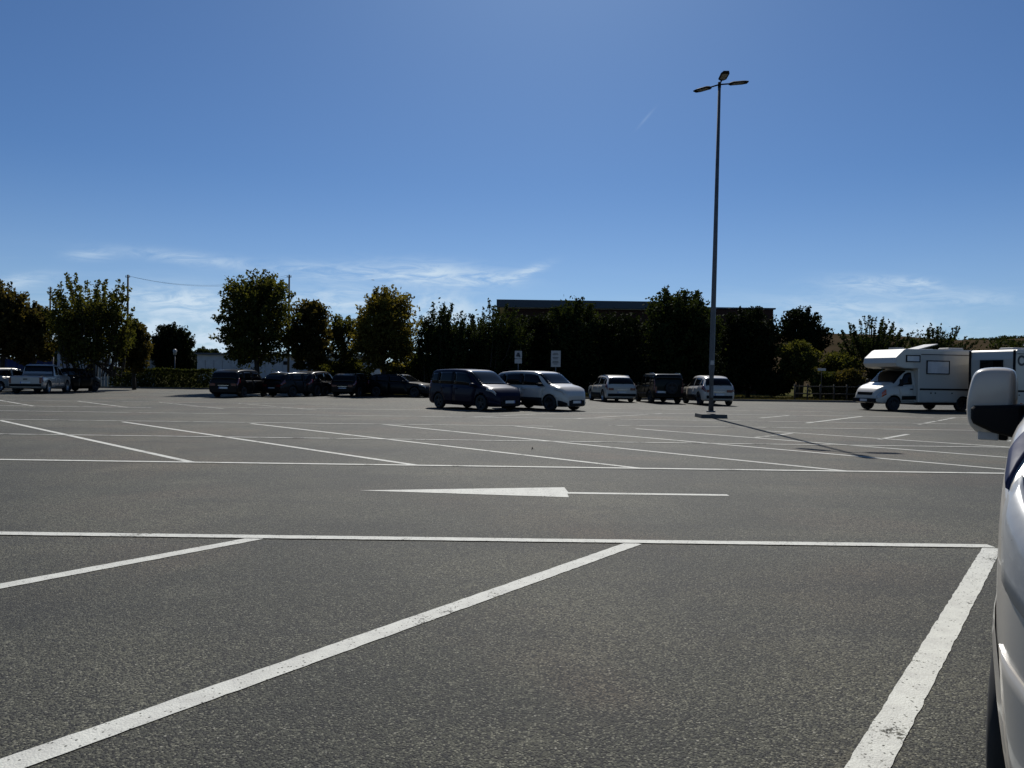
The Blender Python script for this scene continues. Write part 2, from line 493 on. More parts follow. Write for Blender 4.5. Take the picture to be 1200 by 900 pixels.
def pchip(pts):
    xs = np.array([p[0] for p in pts], float); ys = np.array([p[1] for p in pts], float)
    h = np.diff(xs); d = np.diff(ys) / h
    m = np.zeros(len(xs))
    for i in range(1, len(xs) - 1):
        if d[i - 1] * d[i] > 0:
            w1, w2 = 2 * h[i] + h[i - 1], h[i] + 2 * h[i - 1]
            m[i] = (w1 + w2) / (w1 / d[i - 1] + w2 / d[i])
    m[0], m[-1] = d[0], d[-1]

    def f(x):
        x = min(max(x, xs[0]), xs[-1])
        i = int(min(max(np.searchsorted(xs, x) - 1, 0), len(h) - 1)); t = (x - xs[i]) / h[i]
        return float((2 * t**3 - 3 * t**2 + 1) * ys[i] + (t**3 - 2 * t**2 + t) * h[i] * m[i] + (-2 * t**3 + 3 * t**2) * ys[i + 1] + (t**3 - t**2) * h[i] * m[i + 1])
    f.xs = xs
    return f


# ------------------------------------------------------------------ vehicles
class Loft:
    """a vehicle body as one smooth surface S(x, v, side)"""
    def __init__(s, top, belt, bot, wid, W2, gh=0.80, sh=0.962):
        s.sh = sh
        s.top, s.belt, s.bot, s.wid, s.W2, s.gh = pchip(top), pchip(belt), pchip(bot), pchip(wid), W2, gh
        s.x0, s.x1 = top[0][0], top[-1][0]
        s.cache = {}

    def section(s, x):
        k = round(x, 4)
        if k in s.cache:
            return s.cache[k]
        zr = s.top(x); zb = s.bot(x); zs = min(s.belt(x), zr - 0.05); w = s.W2 * s.wid(x)
        gap = zr - zs; t = min(max((gap - 0.05) / 0.4, 0), 1)
        wr = w * (0.88 + (s.gh - 0.88) * t)
        p5 = max(zs + 0.55 * gap, zr - 0.10)
        P = [(0, zb), (0.82 * w, zb), (0.965 * w, zb + 0.13 * (zs - zb)), (w, zb + 0.56 * (zs - zb)), (s.sh * w, zs),
             (wr + 0.03, p5), (wr - 0.10 * w, zr - 0.012), (0, zr)]
        s.cache[k] = P
        return P

    def S(s, x, v, side=1):
        P = s.section(x)
        i = int(min(max(math.floor(v), 0), 6)); t = v - i
        a = P[i - 1] if i > 0 else (-P[1][0], P[1][1])
        b, c = P[i], P[i + 1]
        d = P[i + 2] if i < 6 else (-P[6][0], P[6][1])
        r = []
        for k in (0, 1):
            q = 0.5 * ((2 * b[k]) + (c[k] - a[k]) * t + (2 * a[k] - 5 * b[k] + 4 * c[k] - d[k]) * t * t + (3 * b[k] - a[k] - 3 * c[k] + d[k]) * t**3)
            l = b[k] + (c[k] - b[k]) * t
            r.append(0.6 * q + 0.4 * l)
        return Vector((x, max(r[0], 0) * side, r[1]))

    def N(s, x, v, side):
        e = 0.02
        a = s.S(min(x + e, s.x1), v, side) - s.S(max(x - e, s.x0), v, side)
        b = s.S(x, min(v + 0.05, 7), side) - s.S(x, max(v - 0.05, 0), side)
        n = b.cross(a) * side
        return n.normalized() if n.length > 1e-9 else Vector((0, side, 0))

    def body(s, nx=44, nv=4):
        xs = sorted(set([round(x, 4) for x in s.top.xs] + [round(float(x), 4) for x in np.linspace(s.x0, s.x1, nx)]))
        xs = [x for i, x in enumerate(xs) if i == 0 or x - xs[i - 1] > 0.012]
        vv = [i / nv for i in range(7 * nv + 1)]
        mb = MB(); n = 2 * len(vv) - 2; vs = []
        for x in xs:
            vs += [s.S(x, v, 1) for v in vv] + [s.S(x, v, -1) for v in reversed(vv[1:-1])]
        fs = [(i * n + k, i * n + (k + 1) % n, (i + 1) * n + (k + 1) % n, (i + 1) * n + k) for i in range(len(xs) - 1) for k in range(n)]
        mb.add(vs, fs, 0, True)
        mb.f.append(tuple(reversed(range(n)))); mb.m.append(0); mb.sm.append(False)
        o = (len(xs) - 1) * n
        mb.f.append(tuple(o + k for k in range(n))); mb.m.append(0); mb.sm.append(False)
        return mb

    def _grid(s, mb, P, Nn, nu, nv, off, mi, flip):
        top = [p + n * off for p, n in zip(P, Nn)]
        o = len(mb.v); mb.v.extend([tuple(p) for p in top])
        w = nv + 1
        for i in range(nu):
            for j in range(nv):
                f = (o + i * w + j, o + (i + 1) * w + j, o + (i + 1) * w + j + 1, o + i * w + j + 1)
                mb.f.append(f[::-1] if flip else f); mb.m.append(mi); mb.sm.append(True)
        rim = [i * w for i in range(nu + 1)] + [nu * w + j for j in range(1, nv + 1)] + [i * w + nv for i in range(nu - 1, -1, -1)] + [j for j in range(nv - 1, 0, -1)]
        o2 = len(mb.v); mb.v.extend([tuple(P[k] - Nn[k] * 0.008) for k in rim])
        m = len(rim)
        for k in range(m):
            f = (o + rim[k], o2 + k, o2 + (k + 1) % m, o + rim[(k + 1) % m])
            mb.f.append(f[::-1] if flip else f); mb.m.append(mi); mb.sm.append(False)

    def patch(s, mb, xa, xb, v0, v1, side, off=0.004, nu=6, nv=4, mi=0):
        """panel lying on the body; xa and xb are (at v0, at v1)"""
        xa = xa if isinstance(xa, tuple) else (xa, xa); xb = xb if isinstance(xb, tuple) else (xb, xb)
        P, Nn = [], []
        for i in range(nu + 1):
            for j in range(nv + 1):
                t = j / nv; v = v0 + (v1 - v0) * t
                a = xa[0] + (xa[1] - xa[0]) * t; b = xb[0] + (xb[1] - xb[0]) * t
                x = a + (b - a) * i / nu
                P.append(s.S(x, v, side)); Nn.append(s.N(x, v, side))
        s._grid(mb, P, Nn, nu, nv, off, mi, side < 0)
        return mb

    def across(s, mb, xa, xb, vlim, off=0.004, nu=6, nw=10, bow=0.0, mi=0):
        """panel across the top of the body, both sides"""
        P, Nn = [], []
        for i in range(nu + 1):
            for j in range(nw + 1):
                w = -1 + 2 * j / nw; sd = 1 if w <= 0 else -1
                v = 7 - abs(w) * (7 - vlim); x = xa + (xb - xa) * i / nu - bow * w * w
                P.append(s.S(x, v, sd))
                n = s.N(x, min(v, 6.9), sd); Nn.append(n)
        s._grid(mb, P, Nn, nu, nw, off, mi, True)
        return mb


_wheelmesh = {}


def wheel_meshes(style):
    if style in _wheelmesh:
        return _wheelmesh[style]
    t = MB().lathe([(0.66, -0.30), (0.80, -0.335), (0.94, -0.31), (0.99, -0.25), (1.0, -0.1), (1.0, 0.1), (0.99, 0.25), (0.94, 0.31), (0.80, 0.335), (0.66, 0.30)], 28)
    r = MB().lathe([(0.0, 0.20), (0.10, 0.21), (0.13, 0.17), (0.14, 0.02), (0.60, -0.04), (0.62, 0.26), (0.68, 0.305), (0.70, 0.28), (0.68, 0.2), (0.62, -0.2)], 28, 0)
    n = 5 if style != 'steel' else 8
    for k in range(n):
        a = 2 * math.pi * k / n + 0.3
        rot = Matrix.Rotation(-a, 3, 'Y')
        for da in ((-0.09, 0.09) if style == 'twin' else (0,)):
            r2 = Matrix.Rotation(-a - da, 3, 'Y')
            r.box(r2 @ Vector((0.36, 0.16, 0)), (0.54, 0.09, 0.075 if style == 'twin' else 0.17), 0, r2)
    m = {'alloy': 'rim', 'twin': 'rim', 'dark': 'rim_dark', 'steel': 'rim_dark'}[style]
    _wheelmesh[style] = (t.mesh('tyre', M['rubber']), r.mesh('rim', M[m]))
    return _wheelmesh[style]


def add_wheels(root, spots, r, style):
    tm, rm = wheel_meshes(style)
    for (x, y) in spots:
        w = link('wheel', None, root, (x, y, r))
        if y < 0:
            w.rotation_euler = (0, 0, math.pi)
        w.scale = (r, r * 1.02, r)
        link('tyre', tm, w); link('rim', rm, w)


def arches(body, spots, r, yin, clad=M['plastic']):
    c = MB()
    for (x, y) in spots:
        sd = 1 if y > 0 else -1
        a, b = sorted((sd * yin, sd * (abs(y) + 0.5)))
        n = 26; vs = [(x + r * math.cos(2 * math.pi * k / n), yy, r * 0.86 + r * math.sin(2 * math.pi * k / n)) for yy in (a, b) for k in range(n)]
        fs = [(k, (k + 1) % n, (k + 1) % n + n, k + n) for k in range(n)] + [tuple(reversed(range(n))), tuple(range(n, 2 * n))]
        c.add(vs, fs, 1)
    co = c.build('arch_cutter', [clad, clad], body.parent, True); cm = co.data
    body.data.materials.append(clad)
    raw = body.data; good = lambda me: sum(1 for p in me.polygons if p.material_index == 1) >= 20
    for opt in (dict(solver='MANIFOLD'), dict(solver='EXACT'), dict(solver='EXACT', use_self=True, use_hole_tolerant=True), dict(solver='FAST')):
        body.data = raw
        bake(body, ('BOOLEAN', dict(object=co, operation='DIFFERENCE', **opt)))
        if good(body.data):
            break
        print('ARCH RETRY', body.parent.name, opt, sum(1 for p in body.data.polygons if p.material_index == 1))
    bpy.data.objects.remove(co); bpy.data.meshes.remove(cm)


SHAPES = dict(
    mpv=dict(top=[(-1, .58), (-.985, .68), (-.91, .92), (-.80, .98), (-.3, 1), (.08, .985), (.2, .955), (.62, .63), (.85, .555), (.955, .46), (1, .37)],
             belt=[(-1, .48), (-.9, .60), (.2, .575), (.62, .55), (.9, .49), (1, .3)], head=.2, cowl=.615, rtop=-.90, rbase=-.985),
    tall=dict(top=[(-1, .52), (-.98, .64), (-.90, .89), (-.76, .965), (-.3, 1), (.15, .985), (.29, .945), (.62, .675), (.85, .60), (.95, .50), (1, .38)],
              belt=[(-1, .46), (-.9, .60), (.3, .60), (.62, .58), (.9, .52), (1, .3)], head=.29, cowl=.61, rtop=-.89, rbase=-.98),
    suv=dict(top=[(-1, .55), (-.965, .66), (-.80, .90), (-.62, .97), (-.15, 1), (.08, .985), (.2, .945), (.52, .66), (.85, .59), (.96, .49), (1, .38)],
             belt=[(-1, .50), (-.9, .62), (.2, .59), (.55, .57), (.9, .51), (1, .3)], head=.2, cowl=.51, rtop=-.79, rbase=-.96),
    box4=dict(top=[(-1, .58), (-.992, .80), (-.96, .97), (-.85, 1), (0, 1), (.08, .985), (.16, .95), (.34, .64), (.9, .58), (.985, .50), (1, .40)],
              belt=[(-1, .54), (-.9, .60), (.3, .59), (.9, .52), (1, .34)], head=.16, cowl=.335, rtop=-.955, rbase=-.992),
    estate=dict(top=[(-1, .52), (-.98, .62), (-.84, .92), (-.70, .98), (-.2, 1), (0, .985), (.1, .95), (.46, .66), (.85, .58), (.96, .48), (1, .38)],
                belt=[(-1, .5), (-.9, .63), (.2, .61), (.5, .6), (.9, .52), (1, .3)], head=.1, cowl=.455, rtop=-.83, rbase=-.975),
    pickup=dict(top=[(-1, .56), (-.985, .60), (-.26, .61), (-.235, .64), (-.19, .93), (-.14, .985), (.0, 1), (.12, .985), (.2, .95), (.5, .67), (.86, .60), (.965, .50), (1, .40)],
                belt=[(-1, .5), (-.9, .555), (.2, .575), (.5, .57), (.9, .52), (1, .32)], head=.2, cowl=.49, rtop=-.19, rbase=-.236),
)
WID = [(-1, .80), (-.96, .91), (-.82, .98), (0, 1), (.6, .985), (.84, .93), (.95, .80), (1, .62)]
WIDBOX = [(-1, .94), (-.97, .97), (-.8, .99), (0, 1), (.6, .99), (.88, .95), (.97, .88), (1, .78)]


def car(name, label, cat, kind, pos, heading, L, W, H, paint_key, r=0.32, style='alloy', wb=(-.62, .63), clear=0.18, gh=0.80, group=None,
        wid=None, clad=False, rails=False, spare=False, tail='wrap', pillars=False, res=44):
    sp = SHAPES[kind]; l = L / 2; W2 = W / 2
    sc = lambda pts: [(x * l, z * H) for x, z in pts]
    bot = [(-l, clear + .12), (-l * .9, clear + .02), (l * .9, clear), (l, clear + .06)]
    lf = Loft(sc(sp['top']), sc(sp['belt']), bot, [(x * l, w) for x, w in (wid or WID)], W2, gh)
    root = thing(name, label, cat, pos, heading, group)
    P = M[paint_key]
    body = lf.body(res).build('body', [P], root, True)
    xr, xf = wb[0] * l, wb[1] * l
    spots = [(xf, W2 - .125), (xf, -W2 + .125), (xr, W2 - .125), (xr, -W2 + .125)]
    arches(body, spots, r * 1.16, W2 - .34)
    add_wheels(root, spots, r, style)
    head, cowl, rtop, rbase = (sp[k] * l for k in ('head', 'cowl', 'rtop', 'rbase'))
    lf.across(MB(), cowl - .01, head + .02, 5.15, .004, 8, 10, .03).build('windscreen', M['glass'], root)
    lf.across(MB(), rbase + .003, rtop + (.02 if kind != 'pickup' else .01), 5.3, .005, 5, 10).build('rear_window', M['glass'], root)
    xb = (head + (xr if kind != 'pickup' else rtop)) / 2 + .12 * l * .3
    v0, v1 = 4.14, 4.93
    if pillars:
        for sd in (1, -1):
            lf.patch(MB(), (rbase + .14, rtop + .12), (cowl - .22, head), 4.1, 4.96, sd, .002, 14, 4).build('pillar_trim', M['plastic'], root)
    for sd in (1, -1):
        lf.patch(MB(), (xb + .04, xb + .04), (cowl - .24, head - .01), v0, v1, sd, .004, 8, 4).build('side_window', M['glass'], root)
        if kind == 'pickup':
            lf.patch(MB(), (rtop + .1, rtop + .1), xb - .04, v0, v1, sd, .004, 6, 4).build('side_window', M['glass'], root)
        else:
            xc = xr - .02
            lf.patch(MB(), (xc, xc), xb - .04, v0, v1, sd, .004, 6, 4).build('side_window', M['glass'], root)
            lf.patch(MB(), (rbase + .16, rtop + .13), xc - .07, v0 + .05, v1 - .05, sd, .004, 5, 4).build('side_window', M['glass'], root)
        xfd = xf - r - .14
        d = lf.patch(MB(), (xb, xb), (xfd, cowl - .22), 2.05, 4.02, sd, .006, 6, 8).build('door', P, root)
        lf.patch(MB(), xb + .1, xb + .3, 3.62, 3.74, sd, .03, 3, 2).build('handle', P, d)
        xrd = xr + r + .12 if kind != 'pickup' else rtop - .02
        xrt = xr + .08 if kind != 'pickup' else rtop - .02
        d = lf.patch(MB(), (xrd, xrt), xb - .012, 2.05, 4.02, sd, .006, 6, 8).build('door', P, root)
        lf.patch(MB(), xrt + .12, xrt + .32, 3.62, 3.74, sd, .03, 3, 2).build('handle', P, d)
        lf.patch(MB(), l - .52, l - .10, 3.72, 4.75, sd, .006, 6, 4).build('headlight', M['lamp_clear'], root)
        z = lf.S(cowl - .3, 4.0, sd)
        mm = MB()
        bx = Vector((cowl - .36, sd * (abs(z.y) + .13), z.z + .085))
        ring = [(-.10, .05), (-.07, .075), (.07, .07), (.10, .04), (.10, -.04), (.07, -.06), (-.07, -.06), (-.10, -.04)]
        vs = [bx + Vector((.06, a, b)) * 1.0 for a, b in ring] + [bx + Vector((-.05, a * 1.1, b * 1.1)) for a, b in ring]
        vs += [bx + Vector((.10, a * .6, b * .6)) for a, b in ring]
        n8 = 8
        fs = [(k, (k + 1) % 8, (k + 1) % 8 + 8, k + 8) for k in range(8)] + [(k + 16, (k + 1) % 8 + 16, (k + 1) % 8, k) for k in range(8)]
        fs += [tuple(range(8, 16)), tuple(reversed(range(16, 24)))]
        mm.add(vs, fs, 0, True)
        mm.box((bx.x, sd * (abs(z.y) + .02), z.z + .045), (.07, .16, .035), 0)
        mm.build('wing_mirror', P if paint_key != 'white' or not clad else M['plastic'], root, True)
        if tail == 'wrap':
            lf.patch(MB(), -l + .004, -l + .30, 3.55, 4.35, sd, .008, 5, 4).build('tail_light', M['lamp_red'], root)
        elif tail == 'tall':
            lf.patch(MB(), -l + .004, -l + .12, 3.2, 4.7, sd, .008, 3, 6).build('tail_light', M['lamp_red'], root)
        if rails:
            za = lf.S(head - .25, 5.6, sd); zb_ = lf.S(rtop + .25, 5.6, sd)
            MB().tube([za - Vector((-.06, 0, .01)), za + Vector((-.06, 0, .05)), (za + zb_) / 2 + Vector((0, 0, .065)), zb_ + Vector((.06, 0, .05)), zb_ - Vector((.06, 0, .01))], .018, 6).build('roof_rail', M['chrome'] if paint_key != 'black' else M['plastic'], root)
        if clad:
            lf.patch(MB(), xr + r * 1.18, xf - r * 1.18, 1.3, 2.75, sd, .014, 6, 4).build('sill_trim', M['plastic'], root)
    # ends
    zf, zrr = lf.top(l), lf.top(-l); wf, wr_ = lf.wid(l) * W2, lf.wid(-l) * W2
    g = MB(); g.box((l + .005, 0, (zf + clear) / 2 + .02), (.03, wf * 1.25, .10), 0); g.box((l - .01, 0, clear + .15), (.06, wf * 1.75, .15 if kind != 'tall' else .24), 0)
    g.build('grille', M['plastic'], root)
    b = MB(); b.box((l + .024, 0, (zf + clear) / 2 - .02), (.012, .52, .11), 0); b.box((l + .026, .235, (zf + clear) / 2 - .02), (.012, .04, .108), 1)
    b.build('number_plate', [M['plate'], M['plate_blue']], root)
    zt = zrr * .80
    rb = MB(); rb.box((-l - .006, 0, clear + .24), (.06, wr_ * 1.9, .16), 0); rb.build('rear_bumper', M['plastic'] if clad or kind in ('box4', 'pickup') else P, root)
    for sd in (1, -1):
        lf.patch(MB(), l - .34, l - .02, 1.6, 2.6, sd, .010, 5, 4).build('front_bumper', M['plastic'] if clad or kind in ('box4', 'pickup') else P, root)
    b = MB(); b.box((-l - .02, 0 if not spare else .45, zt * .84), (.014, .52, .11), 0); b.box((-l - .022, (0 if not spare else .45) + .235, zt * .84), (.014, .04, .108), 1)
    b.build('number_plate', [M['plate'], M['plate_blue']], root)
    for sd in (1, -1):
        if tail in ('wrap', 'tall'):
            h = .13 if tail == 'wrap' else .34
            MB().box((-l - .012, sd * wr_ * (.74 if tail == 'wrap' else .9), zrr * .88 - (.0 if tail == 'wrap' else .08)), (.03, .30 if tail == 'wrap' else .12, h), 0).build('tail_light', M['lamp_red'], root)
    if kind != 'pickup':
        t = MB(); t.box((-l - .012, 0, zt * .98 + .04), (.022, .62, .03), 0); t.build('tailgate_trim', M['chrome'] if kind != 'box4' else M['plastic'], root)
        w = MB(); w.box((rbase - .015, .12, lf.top(rbase) + .03), (.02, .5, .02), 0, Matrix.Rotation(.1, 3, 'X')); w.build('wiper', M['plastic'], root)
    if spare:
        s = link('spare_wheel', None, root, (-l - .10, -.12, H * .52)); s.rotation_euler = (0, 0, R(90)); s.scale = (.34, .30, .34)
        tm, rm = wheel_meshes(style); link('tyre', tm, s); link('rim', rm, s)
    if kind == 'pickup':
        lf.across(MB(), -l + .10, rtop - .16, 5.4, .012, 8, 8).build('bed_cover', M['plastic'], root)
        t = MB(); t.box((-l - .010, 0, H * .455), (.03, wr_ * 1.72, H * .19), 0); tg = t.build('tailgate', P, root)
        MB().box((-l - .03, 0, H * .49), (.02, .22, .06), 0).build('handle', M['plastic'], tg)
        bar = MB()
        for sd in (1, -1):
            p = lf.S(rtop - .25, 5, sd)
            bar.tube([p, (rtop - .06, p.y * .9, H * .93)], .03, 8)
        bar.tube([(rtop - .06, lf.S(rtop - .25, 5, 1).y * .9, H * .93), (rtop - .06, -lf.S(rtop - .25, 5, 1).y * .9, H * .93)], .03, 8)
        bar.build('roll_bar', M['plastic'], root)
    return root, lf


def place(pt_local, pt_world, heading):
    """root position that puts a local point at a world ground point"""
    c, s = math.cos(heading), math.sin(heading)
    return (pt_world[0] - (pt_local[0] * c - pt_local[1] * s), pt_world[1] - (pt_local[0] * s + pt_local[1] * c), 0)


def rounded_box(name, mats, size, center, parent, bevel=.03, seg=3):
    o = MB().box(center, size).build(name, mats, parent)
    bake(o, ('BEVEL', dict(width=bevel, segments=seg, limit_method='ANGLE')))
    return o


def camper_window(parent, xc, zc, w, h, y, sd, pane='blind'):
    f = MB()
    t = .045
    for (cx, cz, sx, sz) in ((xc, zc + h / 2 - t / 2, w, t), (xc, zc - h / 2 + t / 2, w, t), (xc - w / 2 + t / 2, zc, t, h - 2 * t), (xc + w / 2 - t / 2, zc, t, h - 2 * t)):
        f.box((cx, y + sd * .012, cz), (sx, .05, sz))
    o = f.build('window', M['plastic'], parent)
    MB().box((xc, y + sd * .008, zc), (w - 2 * t + .002, .03, h - 2 * t + .002)).build('pane', M[pane], o)
    return o


def motorhome(label, pos, heading, second=False, group='motorhomes parked at the right'):
    root = thing('motorhome', label, 'motorhome', pos, heading, group)
    P = M['camper']; W2 = 1.13
    top = 2.98 if not second else 2.92
    prof = [(-3.4, .42), (-3.43, 2.5), (-3.38, top - .08), (-3.28, top), (1.5, top), (1.62, top - .05), (2.05, 2.56), (2.1, 2.3), (2.0, 2.12), (1.55, 2.04), (.80, 2.04), (.80, .42)]
    hull = MB().prism(prof, -W2, W2).build('body', P, root, True)
    bake(hull, ('BEVEL', dict(width=.045, segments=3, limit_method='ANGLE', angle_limit=R(40))))
    spots = [(-1.75, W2 - .14), (-1.75, -W2 + .14)]
    arches(hull, spots, .40, W2 - .36)
    # cab
    cabtop = [(.62, 2.0), (1.15, 2.0), (1.30, 1.95), (2.02, 1.36), (2.45, 1.20), (2.70, 1.05), (2.84, .80), (2.86, .66)]
    cbelt = [(.62, 1.22), (1.9, 1.18), (2.4, 1.05), (2.86, .55)]
    cbot = [(.62, .36), (2.6, .34), (2.86, .42)]
    cwid = [(.62, 1.0), (2.1, 1.0), (2.5, .95), (2.75, .84), (2.86, .70)]
    lf = Loft(cabtop, cbelt, cbot, cwid, 1.0, .80)
    cab = lf.body(30).build('cab', P, root, True)
    fs = [(2.0, .875), (2.0, -.875)]
    arches(cab, fs, .41, .62)
    add_wheels(root, fs + [(-1.75, W2 - .14), (-1.75, -W2 + .14)], .34, 'steel')
    lf.across(MB(), 2.0, 1.30, 5.1, .006, 8, 10, .04).build('windscreen', M['glass'], root)
    for sd in (1, -1):
        d = lf.patch(MB(), .90, (1.62, 1.80), 2.0, 4.05, sd, .007, 6, 8).build('door', P, root)
        lf.patch(MB(), .98, 1.14, 3.55, 3.68, sd, .03, 3, 2).build('handle', M['plastic'], d)
        lf.patch(MB(), .98, (1.82, 1.36), 4.1, 4.92, sd, .008, 6, 5).build('side_window', M['glass'], root)
        lf.patch(MB(), 2.48, 2.80, 3.3, 4.5, sd, .008, 5, 4).build('headlight', M['lamp_clear'], root)
        lf.patch(MB(), 2.42, 2.62, 3.15, 4.0, sd, .013, 3, 3).build('indicator', M['lamp_orange'], root)
        lf.patch(MB(), .66, 1.60, 2.25, 2.75, sd, .012, 5, 3).build('rub_strip', M['plastic'], root)
        m = MB(); y = sd * 1.17
        m.box((1.78, y, 1.36), (.10, .17, .34)); m.box((1.74, sd * 1.03, 1.24), (.06, .16, .05))
        bake(m.build('wing_mirror', M['plastic'], root), ('BEVEL', dict(width=.025, segments=2)))
        # body side furniture
        y = sd * W2
        MB().box((-1.33, y + sd * .006, 2.73), (4.0, .02, .03)).build('awning_rail', M['plastic'], root)
        MB().box((-1.33, y + sd * .006, 1.06), (4.1, .02, .085)).build('side_stripe', M['plastic'], root)
        for xx, w in ((-.62, 1.25), (.34, .6), (-2.85, 1.0)):
            MB().box((xx, y + sd * .005, .72), (w, .016, .46)).build('locker_door', P, root)
        lk = MB()
        for xx in (-1.1, -.15, .1, -3.2):
            lk.box((xx, y + sd * .015, .88), (.06, .02, .06))
        lk.build('locker_latch', M['plastic'], root)
        MB().box((-3.05, y + sd * .006, .5), (.16, .02, .06)).build('side_marker', M['lamp_orange'], root)
        if not second:
            camper_window(root, 1.13, 2.52, .78, .34, y, sd)
            camper_window(root, -.28, 2.12, 1.30, .66, y, sd)
            camper_window(root, -2.55, 2.12, .70, .62, y, sd, 'pane')
        else:
            camper_window(root, -.3, 2.12, 1.10, .55, y, sd, 'pane')
            fc = bpy.data.curves.new('lettering', 'FONT'); fc.body = 'C'; fc.size = .62; fc.extrude = .004; fc.offset = .022
            fc.materials.append(M['signdark'])
            tmp = link('lettering', fc)
            bpy.context.view_layer.update()
            lm = bpy.data.meshes.new_from_object(tmp.evaluated_get(bpy.context.evaluated_depsgraph_get()))
            bpy.data.objects.remove(tmp)
            t = link('lettering', lm, root, (-3.33 if sd < 0 else -2.8, y + sd * .006, 2.22))
            t.rotation_euler = (R(90), 0, 0 if sd < 0 else R(180))
    # underside, rear face, roof
    MB().box((-1.3, 0, .36), (3.9, 1.7, .14)).build('chassis', M['plastic'], root)
    b = MB(); b.box((2.84, 0, .50), (.16, 1.5, .18)); b.build('front_bumper', M['plastic'], root)
    g = MB(); g.box((2.84, 0, .82), (.06, 1.0, .14)); g.build('grille', M['plastic'], root)
    p = MB(); p.box((2.93, 0, .50), (.014, .5, .11), 0); p.box((2.932, -.23, .5), (.014, .04, .108), 1); p.build('number_plate', [M['plate'], M['plate_blue']], root)
    rf = MB()
    for sd in (1, -1):
        rf.box((-3.44, sd * 1.07, 1.7), (.05, .09, 2.4))
    rf.build('corner_trim', M['plastic'], root)
    fr = MB()
    for (cy, cz, sy, sz) in ((0, 2.44, 1.1, .05), (0, 1.94, 1.1, .05), (-.525, 2.19, .05, .45), (.525, 2.19, .05, .45)):
        fr.box((-3.45, cy, cz), (.05, sy, sz))
    w = fr.build('rear_window', M['plastic'], root); MB().box((-3.445, 0, 2.19), (.03, 1.0, .45)).build('pane', M['glass'], w)
    rb = MB(); rb.box((-3.46, 0, .52), (.12, 2.1, .22)); rb.build('rear_bumper', M['plastic'], root)
    for sd in (1, -1):
        MB().box((-3.45, sd * .88, .86), (.05, .16, .42)).build('tail_light', M['lamp_red'], root)
    p = MB(); p.box((-3.45, 0, 1.0), (.02, .5, .11), 0); p.box((-3.452, .23, 1.0), (.02, .04, .108), 1); p.build('number_plate', [M['plate'], M['plate_blue']], root)
    hatch = MB(); hatch.box((-.35, 0, top + .03), (.7, .7, .06)); rot = Matrix.Rotation(R(14), 3, 'Y')
    h = hatch.build('roof_hatch', P, root)
    MB().box((-.5, -.2, top + .17), (1.15, .9, .04), 0, rot).build('hatch_lid', M['signwhite'], h)
    MB().box((1.2, .1, top + .05), (.45, .5, .10)).build('roof_vent', M['signwhite'], root)
    a = MB(); a.box((-2.0, .05, top + .07), (.9, .7, .14)); bake(a.build('air_conditioner', M['signwhite'], root), ('BEVEL', dict(width=.05, segments=2)))
    return root


# ------------------------------------------------------------------ ground
def terrain():
    me = MB()
    me.add([(-3000, -600, -.02), (3000, -600, -.02), (3000, 3500, -.02), (-3000, 3500, -.02)], [(0, 1, 2, 3)])
    struct(me.build('ground', M['grass_ground']))
    a = MB()
    poly = [(-60, -30), (45, -30), (45, 47.6), (-7.5, 47.6), (-10.5, 49.5), (-12, 59), (-60, 59)]
    a.add([(x, y, 0) for x, y in poly], [tuple(range(len(poly)))])
    struct(a.build('car_park_surface', M['asphalt']))
    k = MB()
    pts = [(45, 47.6), (-7.5, 47.6), (-10.5, 49.5), (-12, 59), (-60, 59)]
    n = 0
    for (x0, y0), (x1, y1) in zip(pts[:-1], pts[1:]):
        d = Vector((x1 - x0, y1 - y0, 0)); ln = d.length; d.normalize(); a = math.atan2(d.y, d.x)
        c = int(ln / 1.0)
        for i in range(c):
            p = Vector((x0, y0, 0)) + d * (ln / c) * (i + .5)
            k.box((p.x - d.y * -.08, p.y + d.x * -.08, .06), (ln / c - .012, .14, .12 + .006 * (i % 3)), 0, Matrix.Rotation(a, 3, 'Z'))
    struct(k.build('kerb', M['kerb']))


def grid_hill(name, x0, x1, y0, y1, nx, ny, f, m):
    vs = [(x0 + (x1 - x0) * i / nx, y0 + (y1 - y0) * j / ny, f(x0 + (x1 - x0) * i / nx, y0 + (y1 - y0) * j / ny)) for j in range(ny + 1) for i in range(nx + 1)]
    fs = [(j * (nx + 1) + i, j * (nx + 1) + i + 1, (j + 1) * (nx + 1) + i + 1, (j + 1) * (nx + 1) + i) for j in range(ny) for i in range(nx)]
    return struct(MB().add(vs, fs, 0, True).build(name, m))


def hill_height(x, y):
    t = min(max((y - 140) / 330, 0), 1); t = t * t * (3 - 2 * t)
    q = min(max((x + 60) / 160, 0), 1); q = q * q * (3 - 2 * q)
    r = 29.5 + 1.8 * math.sin(x * .016 + .6) + 1.0 * math.sin(x * .043) + .6 * math.sin(x * .09 + y * .02)
    return -.5 + r * t * q + 1.2 * q * math.sin(x * .03 + y * .05) * t * (1 - t) * 3


terrain()
grid_hill('hill', -80, 700, 135, 520, 110, 50, hill_height, M['hill'])


def strip(name, a, b, w, m, z):
    a, b = Vector((a[0], a[1], 0)), Vector((b[0], b[1], 0))
    d = (b - a).normalized(); n = Vector((-d.y, d.x, 0)) * w / 2
    c = max(1, int((b - a).length / .06)); rg = random.Random(name + str(a.x) + str(a.y))
    vs = []
    for i in range(c + 1):
        p = a + (b - a) * i / c
        j1, j2 = rg.uniform(-.0035, .0035), rg.uniform(-.0035, .0035)
        vs += [p + n * (1 + j1 / w * 2) + Vector((0, 0, z)), p - n * (1 + j2 / w * 2) + Vector((0, 0, z))]
    fs = [(2 * i + 1, 2 * i + 3, 2 * i + 2, 2 * i) for i in range(c)]
    return struct(MB().add(vs, fs).build(name, M[m]))


